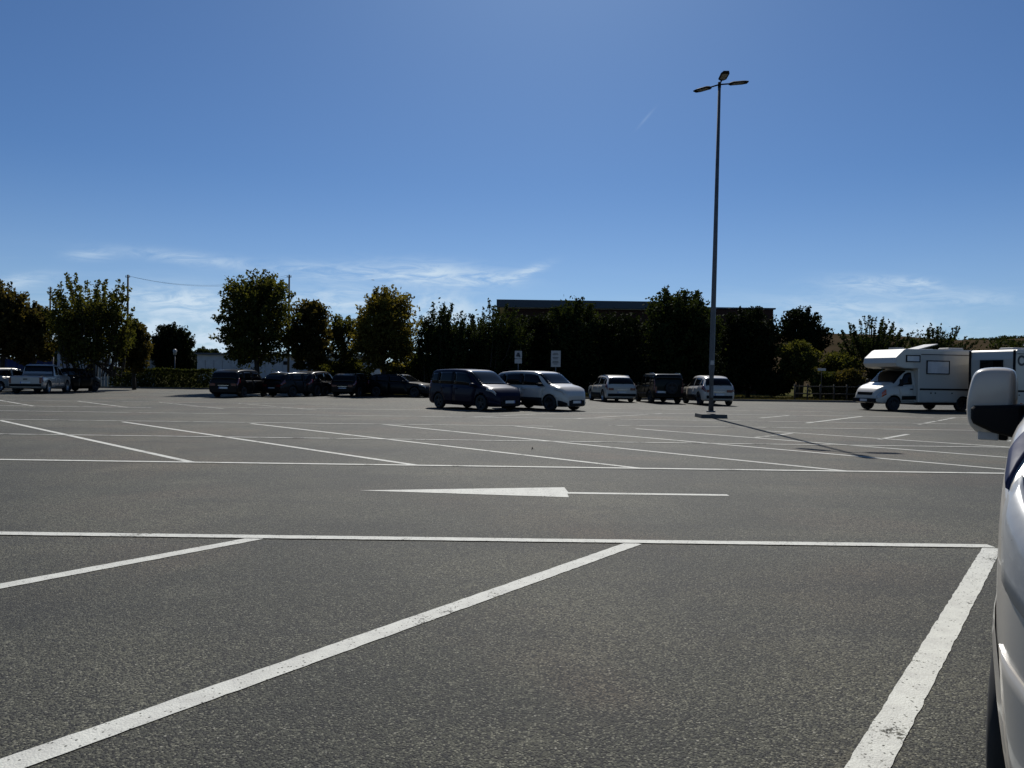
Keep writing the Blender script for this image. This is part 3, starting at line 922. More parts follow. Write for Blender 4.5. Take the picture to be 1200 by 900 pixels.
# the markings: rows of slanted bays either side of the aisles
LW = .125
strip('edge_line', (-13, 6.43), (4.24, 6.50), LW, 'line', .008)
strip('edge_line', (-30, 11.70), (16, 11.72), LW, 'line', .008)
strip('centre_line', (-34, 16.16), (14, 16.44), .11, 'line_worn', .008)
strip('edge_line', (-36, 20.75), (1.2, 21.2), .11, 'line_worn', .008)
strip('edge_line', (-40, 25.3), (30, 25.2), .11, 'line_worn', .008)
strip('edge_line', (2.9, 22.0), (26, 22.0), .11, 'line_worn', .008)
strip('edge_line', (-40, 28.72), (-14, 28.74), .12, 'line_worn', .008)
for k in (-3, -2, -1, 0, 1):
    x = 1.09 + 3.28 * k + (.0 if k < 1 else -.16)
    strip('bay_line', (x, 6.44), (x - 3.55, 1.86), LW + .01, 'line', .004)
back = [(-25.0, 20.75), (-21.4, 20.75), (-17.8, 20.75), (-14.25, 20.6), (-10.88, 20.7), (-7.3, 20.72), (-3.72, 21.18), (-.03, 21.29), (3.5, 20.8), (7.1, 20.6)]
near = [(-15.9, 11.72), (-12.3, 11.72), (-8.7, 11.72), (-5.05, 11.72), (-1.5, 11.74), (2.06, 11.74), (5.38, 11.72), (8.75, 11.72), (11.9, 11.72), (15.4, 12.2)]
for a, b in zip(back, near):
    strip('bay_line', a, b, .115, 'line', .004)
for i, (x, y) in enumerate([(-25.7, 28.74), (-22.2, 28.74), (-18.56, 28.74), (-14.92, 28.75), (-11.2, 28.75), (-7.6, 28.75)]):
    strip('bay_line', (x, y), (x - 4.9, y + 5.05), .11, 'line_worn' if i < 4 else 'line_faint', .004)
for a, b, w in [((9.82, 24.62), (14.06, 29.68), 'line'), ((9.16, 27.32), (11.06, 29.55), 'line_worn'), ((5.98, 18.19), (7.51, 19.79), 'line_worn'),
                ((9.05, 18.19), (10.77, 20.07), 'line_worn'), ((13.6, 24.7), (17.8, 29.7), 'line_faint'), ((12.2, 18.1), (13.9, 20.0), 'line_faint'),
                ((2.2, 25.3), (6.2, 29.9), 'line_faint'), ((-1.4, 25.3), (2.6, 29.9), 'line_faint')]:
    strip('bay_line', a, b, .12, w, .004)
strip('edge_line', (-40, 33.9), (-8, 33.9), .12, 'line_faint', .008)
strip('edge_line', (3.0, 33.6), (14.5, 33.4), .12, 'line_faint', .008)
strip('edge_line', (-13, 29.9), (26, 29.6), .12, 'line_worn', .008)
ar = MB()
ar.add([(-1.87, 9.13, .004), (.70, 8.83, .004), (.70, 9.10, .004), (2.70, 9.10, .004), (2.70, 9.22, .004), (.72, 9.22, .004), (.70, 9.62, .004)], [(0, 1, 2, 5, 6), (2, 3, 4, 5)])
struct(ar.build('road_arrow', M['line']))


# ------------------------------------------------------------------ vegetation
def quads(name, C, A, B, m, parent=None):
    """one mesh of leaf-sized quads: centres, half-length and half-width vectors"""
    n = len(C)
    V = np.empty((n, 4, 3), np.float32)
    V[:, 0] = C - A; V[:, 1] = C + B * .9 - A * .1; V[:, 2] = C + A; V[:, 3] = C - B * .9 - A * .1
    me = bpy.data.meshes.new(name)
    me.vertices.add(n * 4); me.vertices.foreach_set('co', V.ravel())
    me.loops.add(n * 4); me.loops.foreach_set('vertex_index', np.arange(n * 4, dtype=np.int32))
    me.polygons.add(n); me.polygons.foreach_set('loop_start', np.arange(0, n * 4, 4, dtype=np.int32)); me.polygons.foreach_set('loop_total', np.full(n, 4, np.int32))
    me.materials.append(m); me.update(); me.validate()
    return link(name, me, parent)


def rand_dirs(rg, n):
    d = rg.normal(size=(n, 3)); return d / np.linalg.norm(d, axis=1)[:, None]


def leaves(rg, C, size, droop=.3):
    n = len(C)
    a = rand_dirs(rg, n); a[:, 2] -= droop; a /= np.linalg.norm(a, axis=1)[:, None]
    b = np.cross(a, rand_dirs(rg, n)); b /= (np.linalg.norm(b, axis=1)[:, None] + 1e-6)
    s = size * rg.uniform(.6, 1.35, n)[:, None]
    return C, a * s, b * s * .62


def tree(name, label, px, top, half, Y, leaf, seed, base=None, trunk=1.6, shoots=70, per=90, size=.13, up=.35, style='round', group='trees along the far edge of the car park',
         fill=.35, cat='tree', thick=.30, low=None, clump=None):
    rg = np.random.default_rng(seed)
    tip = AT(px, top, Y); h = tip.z; w = half / FPX * Y
    root = thing(name, label, cat, (tip.x, Y, 0), rg.uniform(0, 6), group)
    lowz = trunk if low is None else low
    cz = (lowz + h) / 2; rz = (h - lowz) / 2
    fork = lowz + (h - lowz) * .22
    C = []
    tm = MB()
    lean = rg.normal(size=2) * .12
    r0 = .05 + .014 * h
    tm.tube([(0, 0, -.1), (lean[0] * .3, lean[1] * .3, fork * .5), (lean[0], lean[1], fork), (lean[0] * 1.4, lean[1] * 1.4, fork + (h - fork) * .55)], [r0 * 1.25, r0, r0 * .85, r0 * .25], 9)
    for k in range(shoots):
        # where the shoot ends, on an uneven envelope
        ph = rg.uniform(0, 2 * math.pi)
        if style == 'round':
            t = rg.uniform(-.9, 1.0); rr = max(0, 1 - abs(t)**2.3) ** .5
        elif style == 'vase':
            t = rg.uniform(-.55, 1.0); rr = (.55 + .42 * (1 - abs(t - .3))) * (1 - max(0, t - .8) * 1.2)
        else:                                   # upright shoots
            t = rg.uniform(-.85, 1.0); rr = max(0, 1 - abs(t)**2.6) ** .5
        k2 = rg.uniform(.80, 1.05)
        e = np.array([math.cos(ph) * w * rr * k2, math.sin(ph) * w * rr * k2, cz + rz * t * rg.uniform(.88, 1.02)])
        s = np.array([lean[0], lean[1], fork * rg.uniform(.75, 1.0) + max(0, e[2] - fork) * rg.uniform(.1, .5)])
        if style in ('vase', 'shoots'):
            s[:2] += e[:2] * rg.uniform(.35, .8); s[2] = max(lowz, e[2] - rg.uniform(.28, .5) * (h - lowz) * (1 if style == 'shoots' else 1.3))
        mid = (s + e) / 2 + np.array([0, 0, up * rg.uniform(.2, 1) * np.linalg.norm(e - s) * .25])
        n = int(per * rg.uniform(.6, 1.3) * (.6 + .4 * np.linalg.norm(e - s) / max(w, 1)))
        q = rg.uniform(.30, 1.0, n) ** .75
        pts = ((1 - q) ** 2)[:, None] * s + (2 * q * (1 - q))[:, None] * mid + (q**2)[:, None] * e
        rad = thick * (1.25 - .6 * q) * (1 if style != 'shoots' else .5)
        pts += rand_dirs(rg, n) * (rad * rg.uniform(.2, 1, n) ** .6)[:, None]
        C.append(pts)
        if k % 2 == 0 or k < 24:
            st = np.array([lean[0], lean[1], fork]) if style == 'round' else s
            if style != 'round' and k < 20:
                tm.tube([(lean[0], lean[1], fork * .8), tuple(s)], [r0 * .45, r0 * .25], 5)
            tm.tube([tuple(s), tuple(mid), tuple(s * .1 + e * .9)], [r0 * .28, r0 * .17, .012], 5, cap=False)
    # inner mass, in clumps
    nf = int(shoots * per * fill); nc = max(6, shoots // 3)
    cc = rand_dirs(rg, nc) * rg.uniform(.1, .82, nc)[:, None] * np.array([w * .85, w * .85, rz * .85]) + np.array([0, 0, cz - rz * .08])
    pick = rg.integers(0, nc, nf)
    C.append(cc[pick] + rg.normal(size=(nf, 3)) * np.array([w, w, rz]) * .17)
    # leafy clumps over the outside of the crown
    nk = int((34 + shoots * .45) * (clump or (.75 if style == 'round' else .55))); per_k = int(per * 1.15)
    d = rand_dirs(rg, nk); d[:, 2] = np.where(d[:, 2] < -.75, -d[:, 2], d[:, 2])
    sq = np.sign(d) * np.abs(d) ** .85
    kc = sq * rg.uniform(.5, .84, nk)[:, None] * np.array([w, w, rz]) + np.array([0, 0, cz])
    if style != 'round':                        # leave the tops to the shoots
        kc[:, 2] = lowz + (kc[:, 2] - lowz) * .78
    pk = rg.integers(0, nk, nk * per_k); ks = rg.uniform(.6, 1.25, nk)[pk][:, None]
    C.append(kc[pk] + np.clip(rg.normal(size=(nk * per_k, 3)), -1.7, 1.7) * np.array([.30, .30, .24]) * ks * (.5 + w * .22) * (1 if style != 'shoots' else .8))
    C = np.concatenate(C); C = C[C[:, 2] > max(.12, lowz * .75)]
    C = C[C[:, 2] < h * 1.02]
    quads('crown', *leaves(rg, C, size * .86), M[leaf], root)
    tm.build('trunk', M['bark'], root)
    return root


tree('broadleaf_tree', 'dark browning tree cut by the left edge of the photo', 2, 329, 34, 52, 'leaf_brown', 11, shoots=80, size=.15, low=1.4)
tree('broadleaf_tree', 'low olive brown tree behind the white car and the pickup at far left', 40, 354, 27, 53, 'leaf_brown', 12, shoots=60, size=.15, low=1.5)
tree('broadleaf_tree', 'large tree with tall ragged upright shoots behind the dark hatchback right of the pickup', 108, 322, 52, 50, 'leaf_olive', 13, shoots=125, per=75, size=.135, style='vase', low=1.0, thick=.28, fill=.3)
tree('broadleaf_tree', 'smaller brownish tree tucked against the right side of the ragged upright tree', 158, 374, 19, 55, 'leaf_brown', 14, shoots=45, size=.14, low=1.2)
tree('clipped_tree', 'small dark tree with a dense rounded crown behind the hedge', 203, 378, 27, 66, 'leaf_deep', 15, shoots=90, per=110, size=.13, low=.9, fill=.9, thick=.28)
tree('broadleaf_tree', 'big spreading tree right behind the black hatchback at left', 303, 316, 50, 50, 'leaf_olive', 16, shoots=125, per=75, size=.14, low=1.3, fill=.25, thick=.36)
tree('broadleaf_tree', 'brownish tree just right of the big spreading tree', 364, 347, 28, 52, 'leaf_brown', 17, shoots=60, size=.14, low=1.2)
tree('broadleaf_tree', 'low sparse tree in the gap left of the yellowing tree', 404, 364, 24, 55, 'leaf_olive', 18, shoots=40, per=60, size=.13, low=1.0, fill=.3)
tree('broadleaf_tree', 'yellowing tall tree behind the dark parked cars, left of the blue minivan', 452, 332, 41, 51, 'leaf_gold', 19, shoots=110, per=75, size=.14, low=1.2, fill=.28, thick=.36)
tree('broadleaf_tree', 'dark spiky tree directly above the blue minivan', 520, 351, 34, 54, 'leaf_dark', 20, shoots=110, per=70, size=.12, style='shoots', low=.7, fill=.9, thick=.4, clump=1.1)
tree('broadleaf_tree', 'broad dark spiky tree at the left end of the brick building', 582, 351, 45, 56, 'leaf_dark', 21, shoots=130, per=70, size=.12, style='shoots', low=.7, fill=1.0, thick=.4, clump=1.2)
tree('broadleaf_tree', 'green leafy tree poking above the middle of the building roof', 672, 347, 40, 58, 'leaf_dark', 22, shoots=80, per=90, size=.14, low=.8, fill=.6)
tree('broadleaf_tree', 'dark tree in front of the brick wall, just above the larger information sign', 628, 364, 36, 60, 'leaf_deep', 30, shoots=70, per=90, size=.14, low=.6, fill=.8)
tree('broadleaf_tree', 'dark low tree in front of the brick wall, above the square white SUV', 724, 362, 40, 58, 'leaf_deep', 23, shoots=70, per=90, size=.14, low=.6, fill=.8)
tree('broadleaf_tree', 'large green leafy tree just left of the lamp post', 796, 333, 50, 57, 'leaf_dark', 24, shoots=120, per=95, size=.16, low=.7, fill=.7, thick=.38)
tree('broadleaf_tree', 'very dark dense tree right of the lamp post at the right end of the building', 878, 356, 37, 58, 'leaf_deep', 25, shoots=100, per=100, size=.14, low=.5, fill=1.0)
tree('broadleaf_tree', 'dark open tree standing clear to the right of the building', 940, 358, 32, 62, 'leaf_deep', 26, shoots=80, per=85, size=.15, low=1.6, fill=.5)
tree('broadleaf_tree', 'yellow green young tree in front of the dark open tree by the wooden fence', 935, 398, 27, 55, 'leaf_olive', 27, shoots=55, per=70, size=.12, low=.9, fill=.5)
tree('broadleaf_tree', 'upright tree of bare tipped shoots left of the motorhome', 1022, 369, 40, 57, 'leaf_dark', 28, shoots=120, per=60, size=.11, style='shoots', low=.8, fill=.8, thick=.3)
tree('broadleaf_tree', 'wide bushy tree of short shoots behind the motorhome roof', 1096, 379, 48, 61, 'leaf_dark', 29, shoots=120, per=60, size=.12, style='shoots', low=.8, fill=.9, thick=.3)
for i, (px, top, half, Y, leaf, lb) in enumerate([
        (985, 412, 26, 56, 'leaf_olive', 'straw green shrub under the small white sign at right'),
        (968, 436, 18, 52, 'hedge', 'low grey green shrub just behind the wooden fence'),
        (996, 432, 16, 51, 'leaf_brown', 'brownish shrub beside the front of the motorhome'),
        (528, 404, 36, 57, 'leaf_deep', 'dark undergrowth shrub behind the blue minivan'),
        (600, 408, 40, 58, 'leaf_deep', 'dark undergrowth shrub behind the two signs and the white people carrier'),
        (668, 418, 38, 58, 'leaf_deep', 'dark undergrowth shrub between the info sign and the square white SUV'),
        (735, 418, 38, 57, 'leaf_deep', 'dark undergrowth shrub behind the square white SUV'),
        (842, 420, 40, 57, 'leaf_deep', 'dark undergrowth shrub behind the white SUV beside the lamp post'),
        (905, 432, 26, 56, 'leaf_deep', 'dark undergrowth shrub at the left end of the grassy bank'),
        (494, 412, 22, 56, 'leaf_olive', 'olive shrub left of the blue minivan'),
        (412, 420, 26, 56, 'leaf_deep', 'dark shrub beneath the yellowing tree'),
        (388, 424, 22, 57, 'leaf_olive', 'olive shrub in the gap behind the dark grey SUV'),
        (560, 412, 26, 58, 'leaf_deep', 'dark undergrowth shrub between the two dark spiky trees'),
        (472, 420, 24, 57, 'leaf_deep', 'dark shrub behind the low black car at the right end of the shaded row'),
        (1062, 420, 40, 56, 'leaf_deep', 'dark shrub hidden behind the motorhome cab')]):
    tree('shrub', lb, px, top, half, Y, leaf, 60 + i, shoots=45, per=70, size=.12, trunk=.15, low=.1, fill=.8, group='shrubs under the trees', cat='shrub')


def hedge(label, a, b, w, h, seed):
    rg = np.random.default_rng(seed); a = Vector(a); b = Vector(b); d = (b - a); ln = d.length
    root = thing('hedge', label, 'hedge', a, math.atan2(d.y, d.x))
    n = int(ln * 1300)
    C = np.column_stack([rg.uniform(0, ln, n), rg.uniform(-w / 2, w / 2, n), rg.uniform(.05, h, n)])
    edge = rg.uniform(size=n) < .65
    C[edge, 1] = np.where(rg.uniform(size=edge.sum()) < .7, -w / 2, w / 2) + rg.normal(size=edge.sum()) * .05
    up = rg.uniform(size=n) < .25
    C[up, 2] = h + rg.normal(size=up.sum()) * .06 + .05 * np.sin(C[up, 0] * 1.7)
    quads('foliage', *leaves(rg, C, .085, 0), M['hedge'], root)
    st = MB()
    for k in range(int(ln / .6)):
        st.tube([(k * .6 + .2, 0, -.05), (k * .6 + .2 + rg.uniform(-.1, .1), rg.uniform(-.1, .1), h * .85)], [.035, .012], 5)
    st.build('stem', M['bark'], root)


p0, p1 = AT(132, 440, 61.0), AT(250, 440, 60.5)
hedge('long clipped green hedge at the far left end of the car park', (p0.x, 61.0, 0), (p1.x, 60.5, 0), .9, 1.5, 5)


def grass_strip():
    rg = np.random.default_rng(3); n = 60000
    x = rg.uniform(-9, 42, n); y = rg.uniform(47.9, 60, n)
    k = rg.uniform(size=n) < .5; y[k] = rg.uniform(47.85, 51, k.sum())
    g = .5 + .5 * np.sin(x * .9 + 2 * np.sin(y * .5)) * np.sin(y * 1.1 + x * .3)
    h = (.05 + .13 * g) * rg.uniform(.5, 1.4, n)
    C = np.column_stack([x, y, h * .5 - .02]); A = np.column_stack([rg.normal(size=n) * .03, rg.normal(size=n) * .03, h * .55])
    t = rg.uniform(0, math.pi, n); B = np.column_stack([np.cos(t), np.sin(t), 0 * t]) * (.012 + .02 * rg.uniform(size=n))[:, None]
    stuff(quads('grass', C, A, B, M['grass']))


grass_strip()


def far_woods():
    rg = np.random.default_rng(9); C = []
    # copses along the ridge
    for (xa, xb, y, hh, n) in [(232, 262, 475, 3.2, 1300), (272, 345, 478, 3.4, 2800), (205, 225, 470, 1.8, 500), (120, 200, 470, 1.5, 900), (300, 360, 430, 2.6, 900)]:
        x = rg.uniform(xa, xb, n); q = rg.uniform(0, 1, n)
        z = np.array([hill_height(a, y) for a in x]); top = hh * (.6 + .4 * np.abs(np.sin(x * .45) * np.sin(x * .17 + 1)))
        C.append(np.column_stack([x, y + rg.normal(size=n) * 3, z - .8 + top * q**1.5]))
    # a dark wooded fold half way up the slope
    n = 2500; x = rg.uniform(210, 300, n); y = 330 + (x - 250) * .15 + rg.normal(size=n) * 5
    C.append(np.column_stack([x, y, np.array([hill_height(a, b) for a, b in zip(x, y)]) + rg.uniform(0, 4.2, n)]))
    C = np.concatenate(C)
    stuff(quads('far_woods', *leaves(rg, C, .75, 0), M['leaf_dark']))


far_woods()
for i, (px, top, half, Y, lb) in enumerate([(238, 407, 9, 150, 'small far tree above the left part of the low pale building'), (252, 408, 11, 155, 'rounded far tree behind the low white building roof'),
                                           (276, 406, 10, 150, 'far tree beside the crown edge of the big spreading tree'), (222, 410, 9, 160, 'far tree just right of the small rounded tree'),
                                           (75, 408, 12, 110, 'far tree above the pale shed at left'), (60, 402, 14, 115, 'far tree left of the pale shed'),
                                           (172, 404, 14, 120, 'far tree between the ragged tree and the small rounded tree')]):
    tree('distant_tree', lb, px, top, half, Y, 'leaf_dark', 90 + i, shoots=40, per=50, size=.34, low=.8, fill=.9, thick=.7, group='distant trees beyond the car park')


# ------------------------------------------------------------------ buildings beyond the trees
def brick_building():
    Y = 72.0
    xl = AT(587, 352, Y).x; xm = AT(770, 352, Y).x; xr = AT(908, 362, Y).x; zt = AT(670, 353, Y).z; zt2 = AT(880, 362.5, Y).z
    root = thing('brick_building', 'long dark brick building with a grey blue roof edge behind the trees', 'building', ((xl + xr) / 2, Y, 0))
    cx = (xl + xr) / 2
    X = lambda x: x - cx
    fz = .72
    MB().box((X((xl + xm) / 2), 7, (zt - fz) / 2 - .05), (xm - xl - .9, 14, zt - fz + .1)).build('wall', M['brick'], root)
    w2 = MB().box((X((xm + xr) / 2), 7.2, zt2 / 2 - .05), (xr - xm, 13.6, zt2 + .1)).build('wall', M['brick'], root)
    f = MB().box((X((xl + xm) / 2), 7, zt - fz / 2 + .002), (xm - xl + .8, 15.6, fz)).build('roof', M['fascia'], root)
    MB().box((X((xl + xm) / 2), 7, zt - fz - .03), (xm - xl + .2, 15.0, .06)).build('roof_trim', M['signwhite'], f)
    MB().box((X((xm + xr) / 2) + .1, 7.2, zt2 + .12), (xr - xm + .18, 13.9, .14)).build('parapet', M['fascia'], root)
    n = 9
    for k in range(n):
        x = xl + 2.0 + (xr - xl - 4.0) * k / (n - 1)
        for z in (1.9, 5.2):
            fr = MB()
            for (ox, oz, sx, sz) in ((0, .78, 1.7, .08), (0, -.78, 1.7, .08), (-.81, 0, .08, 1.48), (.81, 0, .08, 1.48), (0, 0, .06, 1.48)):
                fr.box((X(x) + ox, -.03, z + oz), (sx, .10, sz))
            w = fr.build('window', M['dark_metal'], root)
            MB().box((X(x), -.012, z), (1.54, .04, 1.48)).build('pane', M['pane'], w)


brick_building()


def low_building():
    Y = 92.0
    a, b = AT(231, 420, Y), AT(432, 420, Y); zt = AT(270, 414, Y).z
    root = thing('warehouse', 'long low pale panelled building behind the hedge and black hatchback', 'building', ((a.x + b.x) / 2, Y, 0))
    L = b.x - a.x
    MB().box((0, 5, zt / 2 - .1), (L, 10, zt - .2)).build('wall', M['panel'], root)
    MB().box((0, 4.9, zt - .1), (L + .5, 10.6, .22)).build('roof', M['fascia'], root)
    n = 20; pm = MB().box((0, -.03, zt * .42), (L / n - .08, .06, zt * .68)).mesh('panel', M['panel'])
    for k in range(n):
        link('panel', pm, root, (-L / 2 + L / n * (k + .5), 0, 0))
    for k, x in enumerate((-.23, -.14, .02, .2)):
        w = MB().box((L * x, -.05, zt * .70), (.7, .09, .45)).build('vent', M['dark_metal'], root)


low_building()


def shed():
    Y = 64.0
    a, b = AT(67, 425, Y), AT(103, 425, Y); zt = AT(80, 414, Y).z; L = b.x - a.x
    root = thing('shed', 'small pale panelled cabin behind the pickup and dark hatchback', 'shed', ((a.x + b.x) / 2, Y, 0))
    MB().box((0, 1.5, zt / 2), (L, 3, zt)).build('wall', M['shed'], root)
    MB().box((0, 1.5, zt + .06), (L + .3, 3.3, .12)).build('roof', M['fascia'], root)
    for x in (-.33, 0, .33):
        MB().box((L * x, -.02, zt * .5), (L * .28, .05, zt * .8)).build('panel', M['shed'], root)


shed()


def slat_fence():
    Y = 65.0
    a, b = AT(104, 430, Y), AT(184, 430, Y); zt = AT(150, 419, Y).z; L = b.x - a.x
    root = thing('board_fence', 'pale fence of upright boards seen under the ragged upright tree', 'fence', (a.x, Y, 0))
    n = int(L / .28); bm = MB().box((0, 0, zt / 2), (.24, .03, zt)).mesh('board', M['board'])
    for k in range(n):
        link('board', bm, root, (.14 + k * .28, 0, 0))
    MB().box((L / 2, .04, zt * .75), (L, .05, .09)).box((L / 2, .04, zt * .25), (L, .05, .09)).build('rail', M['board'], root)


slat_fence()
Yb = 62.0
a, b = AT(-20, 425, Yb), AT(62, 425, Yb); zt, zb = AT(30, 420, Yb).z, AT(30, 434, Yb).z
root = thing('banner_fence', 'dark blue tarpaulin fence behind the white car and the pickup at far left', 'fence', ((a.x + b.x) / 2, Yb, 0))
n = 6; pl = (b.x - a.x) / n
for k in range(n):
    t = MB(); m = 8
    vs = [(a.x - root.location.x + pl * (k + i / m), .03 * math.sin(i * 1.4 + k), z) for i in range(m + 1) for z in (.1, zt)]
    t.add(vs, [(2 * i, 2 * i + 2, 2 * i + 3, 2 * i + 1) for i in range(m)], 0, True)
    bake(t.build('panel', M['tarp'], root), ('SOLIDIFY', dict(thickness=.02)))
for k in range(n + 1):
    MB().tube([(a.x - root.location.x + pl * k, .06, -.1), (a.x - root.location.x + pl * k, .06, zt + .15)], .035, 8).build('post', M['pole'], root)


# ------------------------------------------------------------------ poles, signs, fence
def utility_pole(label, px, top, Y, r):
    p = AT(px, top, Y)
    root = thing('utility_pole', label, 'pole', (p.x, Y, 0), 0, 'utility poles behind the trees')
    MB().tube([(0, 0, -.3), (0, 0, p.z)], [r * 1.3, r * .8], 10).build('shaft', M['wood'], root)
    MB().box((0, -.05, p.z - .25), (.5, .06, .06)).build('crossarm', M['wood'], root)
    for x in (-.2, .2):
        MB().tube([(x, -.05, p.z - .21), (x, -.05, p.z - .06)], .03, 8).build('insulator', M['dark_metal'], root)
    return Vector((p.x, Y, p.z))


q1 = utility_pole('tall thin utility pole rising right of the ragged upright tree', 150, 322, 78, .11)
q2 = utility_pole('thin utility pole showing behind the top of the big spreading tree', 339, 322, 78, .11)
q0 = utility_pole('thin utility pole at the left edge of the ragged upright tree', 59, 336, 84, .10)
for i, x in enumerate((-.2, .2)):
    pts = []
    for k in range(25):
        t = k / 24; p = q1.lerp(q2, t); p.z -= 4.2 * t * (1 - t) * 1.0 + .1 * i
        pts.append(p + Vector((x, -.05, -.06)))
    tag(MB().tube(pts, .009, 5).build('overhead_wire', M['dark_metal']), ('upper' if i == 0 else 'lower') + ' of two thin wires sagging between the utility poles', 'wire', 'wires between the poles')

LX, LY = 7.33, 27.2
lamp = thing('street_lamp', 'tall grey lamp post with three flat lamp heads in the middle of the car park', 'street lamp', (LX, LY, 0))
mp = MB(); zt = 12.2
mp.tube([(0, 0, .20), (0, 0, 1.8), (.05, 0, 6), (.11, 0, zt)], [.105, .10, .082, .052], 16)
mp.build('pole', M['pole'], lamp)
MB().box((0, 0, .07), (.96, .96, .14), 0, None, .97).build('base', M['concrete'], lamp)
MB().tube([(0, 0, .2), (0, 0, .26)], [.17, .16], 14).build('base_collar', M['pole'], lamp)
MB().box((-.01, -.103, 2.02), (.13, .012, .16)).build('sticker', M['signwhite'], lamp)
MB().box((0, -.10, .95), (.10, .02, .42)).build('access_door', M['pole'], lamp)
MB().tube([(.11, 0, zt - .12), (.11, 0, zt + .08)], .06, 12).build('head_bracket', M['dark_metal'], lamp)
for az, up in ((-93, 3), (132, 2), (4, 7)):
    rot = Matrix.Rotation(R(az), 3, 'Z') @ Matrix.Rotation(R(-up), 3, 'Y')
    o = Vector((.11, 0, zt))
    poly = [(.36, -.06), (.46, -.145), (.90, -.15), (1.07, -.095), (1.07, .095), (.90, .15), (.46, .145), (.36, .06)]
    hd = MB(); n = len(poly)
    vs = [o + rot @ Vector((x, y, -.022)) for x, y in poly] + [o + rot @ Vector((x, y, .01)) for x, y in poly] + [o + rot @ Vector((.71 + (x - .71) * .8, y * .6, .045)) for x, y in poly]
    hd.add(vs, [tuple(reversed(range(n)))] + [(i, (i + 1) % n, (i + 1) % n + n, i + n) for i in range(n)] + [(i + n, (i + 1) % n + n, (i + 1) % n + 2 * n, i + 2 * n) for i in range(n)] + [tuple(range(2 * n, 3 * n))])
    h = hd.build('lamp_head', M['dark_metal'], lamp)
    MB().box(o + rot @ Vector((.69, 0, -.027)), (.42, .2, .012), 0, rot).build('lens', M['led'], h)
    MB().tube([o, o + rot @ Vector((.38, 0, -.005))], .028, 8).build('arm', M['dark_metal'], h)


def sign(label, px, top, bot, half, Y, kind):
    p = AT(px, top, Y); zb = AT(px, bot, Y).z; w = 2 * half / FPX * Y; h = p.z - zb
    root = thing('road_sign', label, 'sign', (p.x, Y, 0), R(-2), 'signs on posts behind the two people carriers')
    MB().tube([(0, .04, -.1), (0, .04, p.z)], .03, 10).build('post', M['pole'], root)
    if kind == 'p':
        MB().box((0, 0, p.z - h * .31), (w, .02, h * .60)).build('panel', M['signwhite'], root)
        g = MB(); g.box((0, -.013, p.z - h * .22), (w * .34, .006, h * .14)); g.box((-w * .02, -.013, p.z - h * .38), (w * .55, .006, h * .17)); g.box((w * .2, -.014, p.z - h * .46), (w * .16, .006, h * .1))
        g.build('symbol', M['signdark'], root)
        MB().box((0, 0, p.z - h * .82), (w, .02, h * .34)).build('panel', M['signwhite'], root)
    else:
        MB().box((0, 0, p.z - h / 2), (w, .02, h)).build('panel', M['signwhite'], root)
        g = MB()
        for z, s in ((.16, .5), (.24, .6), (.42, .62), (.50, .5), (.66, .6), (.74, .66), (.82, .4)):
            g.box((-w * .03, -.013, p.z - h * z), (w * s, .006, h * .035))
        g.build('symbol', M['signdark'], root)


sign('small two part parking sign on a post behind the gap between the people carriers', 607.5, 411, 426, 4.2, 47.0, 'p')
sign('larger white information sign with lines of print above the white people carrier', 651.5, 411, 430, 5.6, 46.5, 'i')
p = AT(963, 433, 50.5)
root = thing('fence_sign', 'small flat white sign on a thin post by the wooden fence', 'sign', (p.x, 50.5, 0))
MB().tube([(0, .03, -.1), (0, .03, p.z)], .025, 8).build('post', M['wood'], root)
MB().box((0, 0, p.z), (.55, .02, .17)).build('panel', M['signwhite'], root)
p = AT(205, 409, 63)
root = thing('post_light', 'short pale post light standing in front of the small rounded tree', 'post light', (p.x, 63, 0))
MB().tube([(0, 0, -.1), (0, 0, p.z - .5)], .045, 8).build('post', M['pole'], root)
MB().tube([(0, 0, p.z - .5), (0, 0, p.z - .1), (0, 0, p.z)], [.13, .16, .05], 10).build('lamp_head', M['signwhite'], root)

# wooden fence on the bank
root = None
pts = [AT(x, 460, 49.2 + i * .12) for i, x in enumerate((931, 946, 961, 977, 992, 1006))]
root = thing('wooden_fence', 'weathered wooden post and rail fence on the grassy bank left of the motorhome', 'fence', (pts[0].x, 49.2, 0))
for i, q in enumerate(pts):
    MB().tube([(q.x - pts[0].x, i * .12, -.1), (q.x - pts[0].x + .02, i * .12, 1.15)], [.06, .055], 8).build('post', M['wood'], root)
    if i:
        a_, b_ = pts[i - 1], q
        for z in (.5, .98):
            MB().tube([(a_.x - pts[0].x, (i - 1) * .12 - .05, z), (q.x - pts[0].x, i * .12 - .05, z + .02)], .042, 6).build('rail', M['wood'], root)

# ------------------------------------------------------------------ parked vehicles
H46 = R(-47)
FWD = R(90)
GP = 'cars parked in front of the trees'
# dark blue minivan: rear right and front right wheels stand at these points
c, s = math.cos(H46), math.sin(H46)
L = 4.45
car('minivan', 'dark blue minivan with a glossy hood parked at an angle in the middle', 'minivan', 'mpv', place((.63 * L / 2, -.76), G(565, 481.6), H46), H46, L, 1.78, 1.70, 'blue', .325, 'dark', pillars=True, group='people carriers parked at an angle')
H5 = R(-44)
L = 4.2
car('people_carrier', 'white people carrier with black windows just right of the blue minivan', 'people carrier', 'tall', place((.63 * L / 2, -.76), G(645, 481.6), H5), H5, L, 1.78, 1.67, 'white', .33, 'dark', clad=True, pillars=True, group='people carriers parked at an angle')
car('suv', 'square white SUV seen from behind, left of the dark off-roader', 'SUV', 'suv', place((-2.1, 0), (G(728, 471.5).x, G(728, 471.5).y, 0), R(99)), R(99), 4.4, 1.84, 1.56, 'white', .345, 'twin', group=GP, rails=True, wid=WIDBOX, gh=.72, clad=True)
